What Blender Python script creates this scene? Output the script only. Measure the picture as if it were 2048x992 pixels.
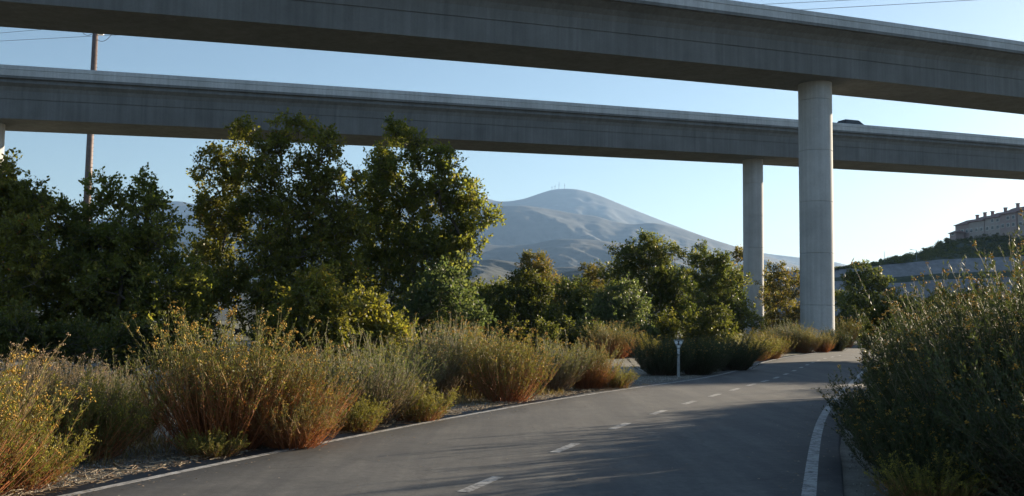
import bpy, math, random
import numpy as np

for o in list(bpy.data.objects):
    bpy.data.objects.remove(o)
scene = bpy.context.scene
COL = scene.collection
R = math.radians

# ------------------------------------------------------------------ camera
FPX, IW, IH = 2000.0, 2048.0, 992.0          # focal length and picture size in photo pixels
CAM = np.array([0.0, 0.0, 1.6])
PITCH, ROLL = math.atan(149 / FPX), 0.012
_f = np.array([0, math.cos(PITCH), math.sin(PITCH)])
_r0 = np.array([1.0, 0, 0]); _u0 = np.cross(_r0, _f)
_r = math.cos(ROLL) * _r0 + math.sin(ROLL) * _u0
_u = -math.sin(ROLL) * _r0 + math.cos(ROLL) * _u0
cam_d = bpy.data.cameras.new('camera')
cam = bpy.data.objects.new('camera', cam_d); COL.objects.link(cam)
cam_d.sensor_fit = 'HORIZONTAL'; cam_d.sensor_width = 36.0
cam_d.lens = 36.0 * FPX / IW
cam_d.clip_start = 0.1; cam_d.clip_end = 60000
from mathutils import Matrix, Vector
cam.matrix_world = Matrix(((_r[0], _u[0], -_f[0], CAM[0]), (_r[1], _u[1], -_f[1], CAM[1]),
                           (_r[2], _u[2], -_f[2], CAM[2]), (0, 0, 0, 1)))
scene.camera = cam

# ------------------------------------------------------------------ light
SUN_AZ, SUN_EL = 50.5, 11.5                  # degrees clockwise from +Y (view direction), above horizon
world = bpy.data.worlds.new('World'); scene.world = world
world.use_nodes = True
wn = world.node_tree; wn.nodes.clear()
sky = wn.nodes.new('ShaderNodeTexSky'); sky.sky_type = 'NISHITA'; sky.sun_disc = False
sky.sun_elevation = R(SUN_EL); sky.sun_rotation = R(SUN_AZ)
sky.altitude = 150; sky.air_density = 1.0; sky.dust_density = 0.5; sky.ozone_density = 1.8
bg = wn.nodes.new('ShaderNodeBackground'); bg.inputs['Strength'].default_value = 0.05
wo = wn.nodes.new('ShaderNodeOutputWorld')
wn.links.new(sky.outputs[0], bg.inputs[0]); wn.links.new(bg.outputs[0], wo.inputs[0])
sun_d = bpy.data.lights.new('sun', 'SUN'); sun_d.energy = 5.0; sun_d.angle = R(0.5)
sun_d.color = (1.0, 0.84, 0.62)
sun = bpy.data.objects.new('sun', sun_d); COL.objects.link(sun)
_sd = Vector((math.sin(R(SUN_AZ)) * math.cos(R(SUN_EL)), math.cos(R(SUN_AZ)) * math.cos(R(SUN_EL)), math.sin(R(SUN_EL))))
sun.rotation_euler = _sd.to_track_quat('Z', 'Y').to_euler()
vs = scene.view_settings
vs.view_transform = 'Standard'; vs.look = 'None'; vs.exposure = 1.7; vs.gamma = 1.0; vs.use_curve_mapping = False
scene.render.engine = 'CYCLES'
scene.cycles.max_bounces = 6; scene.cycles.transparent_max_bounces = 6; scene.cycles.volume_bounces = 0
scene.cycles.diffuse_bounces = 3

# ------------------------------------------------------------------ helpers
def ray(px, py):
    return _f + _r * (px - IW / 2) / FPX - _u * (py - IH / 2) / FPX
def gnd(px, py, z=0.0):
    d = ray(px, py); return CAM + d * ((z - CAM[2]) / d[2])
def at(px, py, depth):                       # world point on that sight line at forward distance (Y) = depth
    d = ray(px, py); return CAM + d * (depth / d[1])

def link(o, parent=None, **kw):
    COL.objects.link(o)
    if parent is not None: o.parent = parent
    for k, v in kw.items():
        if v is not None: o[k] = v
    return o
def empty(name, loc, label=None, category=None, group=None, rz=0.0):
    o = bpy.data.objects.new(name, None); o.location = loc; o.rotation_euler = (0, 0, rz)
    o.empty_display_size = 0.2
    return link(o, None, label=label, category=category, group=group)

def np_mesh(name, V, F, mats, attrs=None, smooth=False, mat_idx=None):
    """V (n,3); F (m,k) array or list of arrays with different k; attrs {name: per-vertex floats}"""
    Fs = F if isinstance(F, list) else [F]
    Fs = [np.asarray(q, dtype=np.int32) for q in Fs if len(q)]
    me = bpy.data.meshes.new(name)
    V = np.ascontiguousarray(V, dtype=np.float32)
    me.vertices.add(len(V)); me.vertices.foreach_set('co', V.ravel())
    nl = sum(q.size for q in Fs); npoly = sum(len(q) for q in Fs)
    me.loops.add(nl); me.loops.foreach_set('vertex_index', np.concatenate([q.ravel() for q in Fs]))
    tot = np.concatenate([np.full(len(q), q.shape[1], np.int32) for q in Fs])
    st = np.concatenate([[0], np.cumsum(tot)[:-1]]).astype(np.int32)
    me.polygons.add(npoly); me.polygons.foreach_set('loop_start', st); me.polygons.foreach_set('loop_total', tot)
    if mat_idx is not None: me.polygons.foreach_set('material_index', np.asarray(mat_idx, np.int32))
    if smooth: me.polygons.foreach_set('use_smooth', np.ones(npoly, bool))
    for k, v in (attrs or {}).items():
        a = me.attributes.new(k, 'FLOAT', 'POINT'); a.data.foreach_set('value', np.asarray(v, np.float32))
    for m in (mats if isinstance(mats, (list, tuple)) else [mats]): me.materials.append(m)
    me.update(calc_edges=True); me.validate()
    return me
def mobj(name, me, parent=None, **kw):
    return link(bpy.data.objects.new(name, me), parent, **kw)

class MB:                                    # small mesh builder
    def __init__(s): s.V = []; s.F = []
    def add(s, V, F):
        b = len(s.V); s.V += [tuple(map(float, v)) for v in V]; s.F += [tuple(i + b for i in q) for q in F]; return s
    def box(s, c, d, rz=0.0, taper=1.0):
        hx, hy, hz = d[0] / 2, d[1] / 2, d[2] / 2; ca, sa = math.cos(rz), math.sin(rz); V = []
        for z, k in ((-hz, 1), (hz, taper)):
            for x, y in ((-hx, -hy), (hx, -hy), (hx, hy), (-hx, hy)):
                x *= k; y *= k
                V.append((c[0] + x * ca - y * sa, c[1] + x * sa + y * ca, c[2] + z))
        return s.add(V, [(3, 2, 1, 0), (4, 5, 6, 7), (0, 1, 5, 4), (1, 2, 6, 5), (2, 3, 7, 6), (3, 0, 4, 7)])
    def tube(s, p0, p1, r0, r1, k=10, cap=True):
        p0 = Vector(p0); p1 = Vector(p1); d = (p1 - p0).normalized()
        a = d.orthogonal().normalized(); b = d.cross(a)
        V = []
        for p, r in ((p0, r0), (p1, r1)):
            for i in range(k):
                t = 2 * math.pi * i / k; V.append(p + (a * math.cos(t) + b * math.sin(t)) * r)
        F = [(i, (i + 1) % k, k + (i + 1) % k, k + i) for i in range(k)]
        if cap: F += [tuple(range(k))[::-1], tuple(range(k, 2 * k))]
        return s.add(V, F)
    def prism(s, pts, y0, y1):               # outline in x,z extruded along y
        n = len(pts)
        V = [(x, y0, z) for x, z in pts] + [(x, y1, z) for x, z in pts]
        F = [tuple(range(n)), tuple(range(n, 2 * n))[::-1]] + [((i + 1) % n, i, n + i, n + (i + 1) % n) for i in range(n)]
        return s.add(V, F)
    def build(s, name, mat, parent=None, smooth=False, bevel=0.0, **kw):
        me = bpy.data.meshes.new(name); me.from_pydata(s.V, [], s.F); me.materials.append(mat)
        if smooth: me.polygons.foreach_set('use_smooth', [True] * len(me.polygons))
        me.update()
        o = mobj(name, me, parent, **kw)
        if bevel:
            m = o.modifiers.new('bevel', 'BEVEL'); m.width = bevel; m.segments = 2; m.limit_method = 'ANGLE'
        return o

def norm(a): return a / np.maximum(np.linalg.norm(a, axis=-1, keepdims=True), 1e-9)
def frusta(P0, P1, r0, r1, k):
    """many tapered tubes at once"""
    n = len(P0); d = norm(P1 - P0)
    ref = np.where(np.abs(d[:, 2:3]) < 0.9, np.array([[0, 0, 1.0]]), np.array([[1.0, 0, 0]]))
    a = norm(np.cross(d, ref)); b = np.cross(d, a)
    t = 2 * math.pi * np.arange(k) / k
    ring = a[:, None] * np.cos(t)[None, :, None] + b[:, None] * np.sin(t)[None, :, None]
    V = np.concatenate([P0[:, None] + ring * np.asarray(r0).reshape(-1, 1, 1), P1[:, None] + ring * np.asarray(r1).reshape(-1, 1, 1)], 1)
    i = np.arange(k); j = (i + 1) % k
    q = np.stack([i, j, j + k, i + k], 1)
    F = q[None] + (np.arange(n) * 2 * k)[:, None, None]
    return V.reshape(-1, 3), F.reshape(-1, 4)
def leaf_quads(Pc, axis, nrm, L, Wd):
    """rhombic leaves, one quad each"""
    axis = norm(axis); side = norm(np.cross(nrm, axis)); up = np.cross(axis, side)
    L = np.asarray(L).reshape(-1, 1); Wd = np.asarray(Wd).reshape(-1, 1)
    V = np.stack([Pc - axis * L * .5, Pc + side * Wd * .5 + up * Wd * .12 - axis * L * .06, Pc + axis * L * .5, Pc - side * Wd * .5 + up * Wd * .12 - axis * L * .06], 1)
    F = np.arange(len(Pc) * 4).reshape(-1, 4)
    return V.reshape(-1, 3), F
def rdir(rng, n): return norm(rng.normal(size=(n, 3)))

# ------------------------------------------------------------------ materials
def mat(name):
    m = bpy.data.materials.new(name); m.use_nodes = True
    nt = m.node_tree; nt.nodes.clear()
    out = nt.nodes.new('ShaderNodeOutputMaterial'); b = nt.nodes.new('ShaderNodeBsdfPrincipled')
    nt.links.new(b.outputs[0], out.inputs[0])
    def N(t, **kw):
        n = nt.nodes.new(t)
        for k, v in kw.items(): setattr(n, k, v)
        return n
    return m, nt, b, out, N, nt.links.new
def ramp(N, stops, interp='LINEAR'):
    n = N('ShaderNodeValToRGB'); cr = n.color_ramp; cr.interpolation = interp
    while len(cr.elements) < len(stops): cr.elements.new(0.5)
    for e, (p, c) in zip(cr.elements, stops):
        e.position = p; e.color = tuple(c) + (1,) if len(c) == 3 else c
    return n
def noise(N, L, scale, detail=4, rough=.55, vec=None, dist=0.0):
    n = N('ShaderNodeTexNoise'); n.inputs['Scale'].default_value = scale; n.inputs['Detail'].default_value = detail
    n.inputs['Roughness'].default_value = rough; n.inputs['Distortion'].default_value = dist
    if vec is not None: L(vec, n.inputs['Vector'])
    return n
def mapping(N, L, src, scale=(1, 1, 1), rot=(0, 0, 0)):
    m = N('ShaderNodeMapping'); m.inputs['Scale'].default_value = scale; m.inputs['Rotation'].default_value = rot
    L(src, m.inputs['Vector']); return m.outputs[0]
def mixc(N, L, fac, a, b, mode='MIX'):
    n = N('ShaderNodeMix', data_type='RGBA', blend_type=mode)
    for i, v in ((0, fac), (6, a), (7, b)):
        if hasattr(v, 'node') or hasattr(v, 'is_linked'): L(v, n.inputs[i])
        elif i == 0: n.inputs[0].default_value = v
        else: n.inputs[i].default_value = tuple(v) + (1,)
    return n.outputs[2]
def bump(N, L, h, b, strength=.3, dist=.02):
    n = N('ShaderNodeBump'); n.inputs['Strength'].default_value = strength; n.inputs['Distance'].default_value = dist
    L(h, n.inputs['Height']); L(n.outputs[0], b.inputs['Normal'])

def plain(name, c, rough=.6, metal=0.0, var=.15, scale=6.0):
    m, nt, b, out, N, L = mat(name)
    tc = N('ShaderNodeTexCoord'); n = noise(N, L, scale, 5, .6, tc.outputs['Object'])
    r = ramp(N, [(.3, [x * (1 - var) for x in c]), (.7, [min(1, x * (1 + var)) for x in c])])
    L(n.outputs[0], r.inputs[0]); L(r.outputs[0], b.inputs['Base Color'])
    b.inputs['Roughness'].default_value = rough; b.inputs['Metallic'].default_value = metal
    return m

def mat_concrete(name, c, streak=1.0):
    m, nt, b, out, N, L = mat(name)
    geo = N('ShaderNodeNewGeometry'); P = geo.outputs['Position']
    n1 = noise(N, L, 0.35, 6, .6, P)
    vs_ = mapping(N, L, P, (1.6, 1.6, .07)); n2 = noise(N, L, 1.0, 6, .65, vs_)
    n3 = noise(N, L, 9, 6, .7, P)
    vb = mapping(N, L, P, (5.0, 5.0, .02)); n4 = noise(N, L, 1.0, 2, .5, vb)
    r1 = ramp(N, [(.3, [x * .8 for x in c]), (.7, [x * 1.12 for x in c])]); L(n1.outputs[0], r1.inputs[0])
    r2 = ramp(N, [(.36, (.62, .62, .62)), (.6, (1, 1, 1))]); L(n2.outputs[0], r2.inputs[0])
    r3 = ramp(N, [(.3, (.86, .86, .86)), (.7, (1.06, 1.06, 1.06))]); L(n3.outputs[0], r3.inputs[0])
    r4 = ramp(N, [(.35, (.9, .9, .9)), (.65, (1.05, 1.05, 1.05))]); L(n4.outputs[0], r4.inputs[0])
    x = mixc(N, L, .55 * streak, r1.outputs[0], r2.outputs[0], 'MULTIPLY')
    x = mixc(N, L, .8, x, r3.outputs[0], 'MULTIPLY'); x = mixc(N, L, .8, x, r4.outputs[0], 'MULTIPLY')
    L(x, b.inputs['Base Color']); b.inputs['Roughness'].default_value = .85
    bump(N, L, n3.outputs[0], b, .25, .02)
    return m
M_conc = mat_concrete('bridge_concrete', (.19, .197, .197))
M_concp = mat_concrete('parapet_concrete', (.56, .58, .59), .45)  # paler than the girder: its extra sky light is put into the colour
M_concc = mat_concrete('column_concrete', (.52, .53, .53), .75)  # paler than the girder: light off the sunlit ground is in the colour
M_patch = mat_concrete('patch_paint', (.46, .46, .45), .2)

def mat_asphalt():
    m, nt, b, out, N, L = mat('asphalt')
    P = N('ShaderNodeNewGeometry').outputs['Position']
    big = noise(N, L, .9, 8, .72, P, .6); fine = noise(N, L, 60, 4, .7, P)
    vs_ = mapping(N, L, P, (1.7, .12, 1), (0, 0, R(20))); st = noise(N, L, 1.0, 5, .65, vs_)
    vor = N('ShaderNodeTexVoronoi'); vor.inputs['Scale'].default_value = 90; L(P, vor.inputs['Vector'])
    r1 = ramp(N, [(.3, (.049, .051, .053)), (.7, (.094, .092, .09))]); L(big.outputs[0], r1.inputs[0])
    r2 = ramp(N, [(.4, (.82, .83, .85)), (.66, (1.4, 1.36, 1.28))]); L(st.outputs[0], r2.inputs[0])
    r3 = ramp(N, [(.3, (.75, .75, .75)), (.7, (1.2, 1.2, 1.2))]); L(fine.outputs[0], r3.inputs[0])
    md = noise(N, L, 11, 7, .8, P); r5 = ramp(N, [(.3, (.66, .66, .66)), (.7, (1.38, 1.36, 1.32))]); L(md.outputs[0], r5.inputs[0])
    x = mixc(N, L, 1, r1.outputs[0], r2.outputs[0], 'MULTIPLY'); x = mixc(N, L, .8, x, r3.outputs[0], 'MULTIPLY'); x = mixc(N, L, .9, x, r5.outputs[0], 'MULTIPLY')
    r4 = ramp(N, [(.05, (1.5, 1.45, 1.4)), (.22, (1, 1, 1))]); L(vor.outputs['Distance'], r4.inputs[0])
    x = mixc(N, L, .5, x, r4.outputs[0], 'MULTIPLY')
    vc = N('ShaderNodeTexVoronoi', feature='DISTANCE_TO_EDGE'); vc.inputs['Scale'].default_value = .42
    wv = noise(N, L, 2.2, 4, .6, P); va = N('ShaderNodeVectorMath', operation='ADD'); L(P, va.inputs[0])
    sc = N('ShaderNodeVectorMath', operation='SCALE'); sc.inputs['Scale'].default_value = .5; L(wv.outputs['Color'], sc.inputs[0]); L(sc.outputs[0], va.inputs[1]); L(va.outputs[0], vc.inputs['Vector'])
    rc = ramp(N, [(0, (.45, .45, .45)), (.006, (1, 1, 1))]); L(vc.outputs['Distance'], rc.inputs[0])
    x = mixc(N, L, .55, x, rc.outputs[0], 'MULTIPLY')
    L(x, b.inputs['Base Color']); b.inputs['Roughness'].default_value = .82
    bump(N, L, fine.outputs[0], b, .35, .006)
    return m
M_asph = mat_asphalt()
def mat_paint():
    m, nt, b, out, N, L = mat('road_paint')
    P = N('ShaderNodeNewGeometry').outputs['Position']
    n = noise(N, L, 9, 9, .8, P); n2 = noise(N, L, 1.2, 4, .6, P)
    r = ramp(N, [(.4, (.1, .098, .095)), (.52, (.42, .41, .39)), (.78, (.56, .55, .52))]); L(n.outputs[0], r.inputs[0])
    r2 = ramp(N, [(.3, (.72, .72, .72)), (.7, (1, 1, 1))]); L(n2.outputs[0], r2.inputs[0])
    L(mixc(N, L, 1, r.outputs[0], r2.outputs[0], 'MULTIPLY'), b.inputs['Base Color']); b.inputs['Roughness'].default_value = .8
    return m
M_paint = mat_paint()
def mat_ground():
    m, nt, b, out, N, L = mat('dry_ground')
    P = N('ShaderNodeNewGeometry').outputs['Position']
    big = noise(N, L, .08, 6, .6, P, .4); mid = noise(N, L, 1.7, 6, .65, P); fine = noise(N, L, 42, 5, .75, P)
    r1 = ramp(N, [(.32, (.17, .145, .11)), (.5, (.25, .225, .185)), (.68, (.30, .275, .235))]); L(mid.outputs[0], r1.inputs[0])
    r2 = ramp(N, [(.35, (.55, .56, .46)), (.6, (1, 1, 1))]); L(big.outputs[0], r2.inputs[0])
    r3 = ramp(N, [(.3, (.6, .6, .6)), (.7, (1.3, 1.3, 1.3))]); L(fine.outputs[0], r3.inputs[0])
    x = mixc(N, L, .7, r1.outputs[0], r2.outputs[0], 'MULTIPLY'); x = mixc(N, L, 1, x, r3.outputs[0], 'MULTIPLY')
    ln = N('ShaderNodeVectorMath', operation='LENGTH'); L(P, ln.inputs[0])
    mr = N('ShaderNodeMapRange'); mr.inputs[1].default_value = 38; mr.inputs[2].default_value = 75; L(ln.outputs['Value'], mr.inputs[0])
    x = mixc(N, L, mr.outputs[0], x, mixc(N, L, 1, x, (.42, .46, .34), 'MULTIPLY'))
    L(x, b.inputs['Base Color']); b.inputs['Roughness'].default_value = .95
    bump(N, L, fine.outputs[0], b, .8, .03)
    return m
M_ground = mat_ground()
def mat_slope(name, c0, c1, scale, c2=None):
    m, nt, b, out, N, L = mat(name)
    P = N('ShaderNodeNewGeometry').outputs['Position']
    n = noise(N, L, scale, 8, .65, P, .3); n2 = noise(N, L, scale * 9, 8, .75, P)
    r = ramp(N, [(.36, c0), (.62, c1)] + ([(.75, c2)] if c2 else [])); L(n.outputs[0], r.inputs[0])
    r2 = ramp(N, [(.3, (.6, .6, .6)), (.7, (1.25, 1.25, 1.25))]); L(n2.outputs[0], r2.inputs[0])
    L(mixc(N, L, .8, r.outputs[0], r2.outputs[0], 'MULTIPLY'), b.inputs['Base Color']); b.inputs['Roughness'].default_value = .95
    return m
M_mount = mat_slope('mountain_chaparral', (.016, .02, .016), (.032, .033, .025), .004, (.055, .05, .04))
M_foot = mat_slope('foothill_scrub', (.014, .021, .011), (.03, .033, .019), .014, (.055, .05, .035))
M_hill = mat_slope('hillside_scrub', (.035, .05, .025), (.07, .08, .04), .09, (.11, .1, .06))
M_wall = mat_slope('wall_concrete', (.2, .195, .2), (.27, .26, .265), .06)

def mat_leaf(name, stops, trans=.5, rough=.5, transcol=1.9):
    m, nt, b, out, N, L = mat(name)
    a = N('ShaderNodeAttribute'); a.attribute_name = 'tone'
    r = ramp(N, stops); L(a.outputs['Fac'], r.inputs[0])
    L(r.outputs[0], b.inputs['Base Color']); b.inputs['Roughness'].default_value = rough
    b.inputs['Specular IOR Level'].default_value = .35
    t = N('ShaderNodeBsdfTranslucent')
    k = mixc(N, L, 1.0, r.outputs[0], (transcol, transcol * .98, transcol * .5), 'MULTIPLY')
    L(k, t.inputs[0])
    mx = N('ShaderNodeMixShader'); mx.inputs[0].default_value = trans
    L(b.outputs[0], mx.inputs[1]); L(t.outputs[0], mx.inputs[2]); L(mx.outputs[0], out.inputs[0])
    return m
LEAF = {
 'olive': mat_leaf('leaf_olive', [(0, (.075, .082, .018)), (.45, (.14, .145, .03)), (.85, (.21, .2, .045)), (.97, (.26, .2, .045)), (1, (.32, .15, .04))]),
 'green': mat_leaf('leaf_green', [(0, (.045, .065, .02)), (.5, (.095, .115, .034)), (.9, (.16, .165, .048)), (1, (.2, .16, .05))]),
 'sunny': mat_leaf('leaf_sunny', [(0, (.075, .095, .024)), (.5, (.15, .165, .04)), (.9, (.22, .22, .055)), (1, (.28, .2, .06))], .55),
 'silver': mat_leaf('leaf_silver', [(0, (.05, .075, .035)), (.5, (.09, .12, .055)), (1, (.16, .17, .075))], rough=.45),
 'yellow': mat_leaf('leaf_yellow', [(0, (.08, .09, .02)), (.5, (.155, .155, .033)), (.85, (.22, .2, .042)), (1, (.27, .19, .045))]),
 'rust': mat_leaf('leaf_rust', [(0, (.06, .065, .02)), (.45, (.12, .11, .03)), (.78, (.18, .14, .04)), (1, (.27, .14, .045))]),
 'dark': mat_leaf('leaf_dark', [(0, (.04, .052, .016)), (.6, (.08, .09, .024)), (.92, (.145, .135, .035)), (1, (.17, .13, .04))]),
}
M_bark = plain('bark', (.12, .1, .08), .9, 0, .35, 8)
M_barkpale = plain('bark_pale', (.3, .27, .22), .85, 0, .35, 5)
def mat_stem(name, lo, mid, hi):
    m, nt, b, out, N, L = mat(name)
    a = N('ShaderNodeAttribute'); a.attribute_name = 'rise'
    t = N('ShaderNodeAttribute'); t.attribute_name = 'tone'
    r = ramp(N, [(0, lo), (.42, mid), (.85, hi)]); L(a.outputs['Fac'], r.inputs[0])
    r2 = ramp(N, [(0, (.55, .55, .55)), (1, (1.5, 1.4, 1.3))]); L(t.outputs['Fac'], r2.inputs[0])
    L(mixc(N, L, 1, r.outputs[0], r2.outputs[0], 'MULTIPLY'), b.inputs['Base Color']); b.inputs['Roughness'].default_value = .7
    return m
STEM = {
 'rust': mat_stem('stem_rust', (.34, .12, .05), (.36, .15, .06), (.2, .17, .06)),
 'grey': mat_stem('stem_grey', (.2, .15, .11), (.22, .17, .12), (.2, .17, .1)),
 'red': mat_stem('stem_red', (.22, .1, .045), (.24, .14, .07), (.23, .17, .09)),
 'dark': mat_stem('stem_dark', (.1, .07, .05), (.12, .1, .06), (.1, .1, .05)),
}
BLEAF = {
 'rust': mat_leaf('scrub_leaf_rust', [(0, (.25, .085, .03)), (.2, (.22, .105, .035)), (.38, (.12, .125, .035)), (1, (.16, .165, .045))], .3, .6),
 'sage': mat_leaf('scrub_leaf_sage', [(0, (.16, .08, .04)), (.25, (.1, .1, .045)), (.6, (.1, .125, .055)), (1, (.155, .17, .065))], .3, .6),
 'yellow': mat_leaf('scrub_leaf_yellow', [(0, (.17, .11, .05)), (.3, (.13, .14, .04)), (.7, (.2, .19, .045)), (1, (.28, .24, .05))], .3, .6),
 'dry': mat_leaf('scrub_leaf_dry', [(0, (.17, .105, .04)), (.5, (.175, .13, .055)), (1, (.21, .175, .08))], .25, .7),
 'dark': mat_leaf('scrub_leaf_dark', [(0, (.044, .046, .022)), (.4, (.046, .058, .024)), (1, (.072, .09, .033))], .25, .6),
}
FLOW = {
 'gold': mat_leaf('flower_gold', [(0, (.42, .22, .035)), (.5, (.55, .33, .05)), (1, (.62, .45, .12))], .25, .7, 1.2),
 'pale': mat_leaf('flower_pale', [(0, (.35, .2, .12)), (.5, (.5, .36, .22)), (1, (.6, .5, .36))], .25, .7, 1.2),
 'lemon': mat_leaf('flower_lemon', [(0, (.3, .26, .04)), (.5, (.42, .36, .05)), (1, (.55, .42, .08))], .25, .7, 1.2),
}

# ------------------------------------------------------------------ path, ground
EL = [(150, 992), (480, 920), (700, 880), (830, 850), (1000, 820), (1180, 790), (1280, 775), (1400, 761), (1465, 746), (1520, 727), (1570, 715), (1640, 706)]
ER = [(1619, 992), (1624, 930), (1629, 874), (1648, 822), (1710, 760), (1720, 752)]
def smooth_poly(P, n=240):
    P = np.asarray(P, float); d = np.concatenate([[0], np.cumsum(np.linalg.norm(np.diff(P, axis=0), axis=1))])
    t = np.linspace(0, d[-1], n); Q = np.column_stack([np.interp(t, d, P[:, k]) for k in range(2)])
    ker = np.hanning(33); ker /= ker.sum(); pad = 16
    E0 = Q[0] + (Q[0] - Q[1]) * np.arange(pad, 0, -1)[:, None]; E1 = Q[-1] + (Q[-1] - Q[-2]) * np.arange(1, pad + 1)[:, None]
    QQ = np.vstack([E0, Q, E1])
    return np.column_stack([np.convolve(QQ[:, k], ker, 'valid') for k in range(2)])
Lp = [gnd(*q)[:2] for q in EL]; Rp = [gnd(*q)[:2] for q in ER]
Lp = [(-10.1, -9), (-7.0, 0)] + [tuple(v) for v in Lp] + [(22.6, 70), (26.0, 82), (30.5, 96), (36, 112), (45, 135)]
Rp = [(-3.0, -9), (.12, 1)] + [tuple(v) for v in Rp] + [(15.0, 42.0), (20.3, 52.5), (24.3, 61), (27.2, 70), (30.6, 82), (35, 96), (40.5, 112), (49, 135)]
Ls, Rs = smooth_poly(Lp, 320), smooth_poly(Rp, 320)
def by_y(P, y): return np.interp(y, P[:, 1], P[:, 0])
PY = np.concatenate([np.arange(-9, 40, .35), np.arange(40, 134, 1.0)])
LX, RX = by_y(Ls, PY), by_y(Rs, PY)
PZ = .022
rng = np.random.default_rng(5)
def strip(name, left, right, z0, nx, material, edge=0.0, drop=0.0, parent=None, **kw):
    V = []; cols = nx + 1
    for j in range(len(PY)):
        for i in range(cols):
            s = i / nx; V.append((left[j] + (right[j] - left[j]) * s, PY[j], z0))
    F = [(j * cols + i, j * cols + i + 1, (j + 1) * cols + i + 1, (j + 1) * cols + i) for j in range(len(PY) - 1) for i in range(nx)]
    V = np.array(V)
    if drop:
        n0 = len(V); a = V[::cols].copy(); a[:, 2] -= drop; a[:, 0] -= .03; c = V[nx::cols].copy(); c[:, 2] -= drop; c[:, 0] += .03
        V = np.vstack([V, a, c]); m = len(a)
        F += [(n0 + j, j * cols, (j + 1) * cols, n0 + j + 1) for j in range(m - 1)]
        F += [(j * cols + nx, n0 + m + j, n0 + m + j + 1, (j + 1) * cols + nx) for j in range(m - 1)]
    return mobj(name, np_mesh(name, V, np.array(F), material), parent, **kw)
edgeL = .32 + .1 * np.interp(PY, np.arange(-10, 140, 1.3), rng.random(116)); edgeR = .30 + .1 * np.interp(PY, np.arange(-10, 140, 1.3), rng.random(116))
path = strip('path', LX - edgeL, RX + edgeR, PZ, 6, M_asph, drop=.06, kind='structure')
strip('edge_line', LX - .06, LX + .06, PZ + .004, 1, M_paint, parent=path)
strip('edge_line', RX - .07, RX + .07, PZ + .004, 1, M_paint, parent=path)
DC = [(963, 973), (1124, 901), (1245, 852), (1314, 828), (1379, 807), (1430, 792.5), (1471, 781), (1502, 771), (1530, 764), (1554.5, 757), (1571, 750), (1589, 742.6), (1602, 736), (1615, 731), (1625, 726), (1636, 721.6), (1650, 718), (1664, 715), (1679, 712)]
DW = np.array([gnd(*q)[:2] for q in DC]); DWs = DW.copy(); DWs[1:-1] = (DW[:-2] + 2 * DW[1:-1] + DW[2:]) / 4
for i, c in enumerate(DWs):
    d = norm(DWs[min(i + 1, len(DWs) - 1)] - DWs[max(i - 1, 0)]); n = np.array([d[1], -d[0]])
    hl, hw = .5, .062
    mb = MB(); mb.add([(*(c - d * hl - n * hw), PZ + .004), (*(c - d * hl + n * hw), PZ + .004), (*(c + d * hl + n * hw), PZ + .004), (*(c + d * hl - n * hw), PZ + .004)], [(0, 1, 2, 3)])
    mb.build('centre_dash', M_paint, path)

rad = np.concatenate([np.linspace(0, 60, 70), np.geomspace(63, 15500, 60)])
ang = np.linspace(0, 2 * math.pi, 181)[:-1]
GX = rad[:, None] * np.sin(ang)[None]; GY = rad[:, None] * np.cos(ang)[None]
GZ = -.03 * (.5 + .5 * np.sin(GX * 1.3 + 2 * np.sin(GY * .7)) * np.cos(GY * 1.1)) * (GX ** 2 + GY ** 2 < 4e4)
nr, na = len(rad), len(ang)
Vg = np.stack([GX, GY, GZ], -1).reshape(-1, 3)
ii, jj = np.meshgrid(np.arange(nr - 1), np.arange(na), indexing='ij'); j2 = (jj + 1) % na
Fg = np.stack([ii * na + jj, (ii + 1) * na + jj, (ii + 1) * na + j2, ii * na + j2], -1).reshape(-1, 4)
mobj('ground', np_mesh('ground', Vg, Fg, M_ground, smooth=True), kind='structure')

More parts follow.
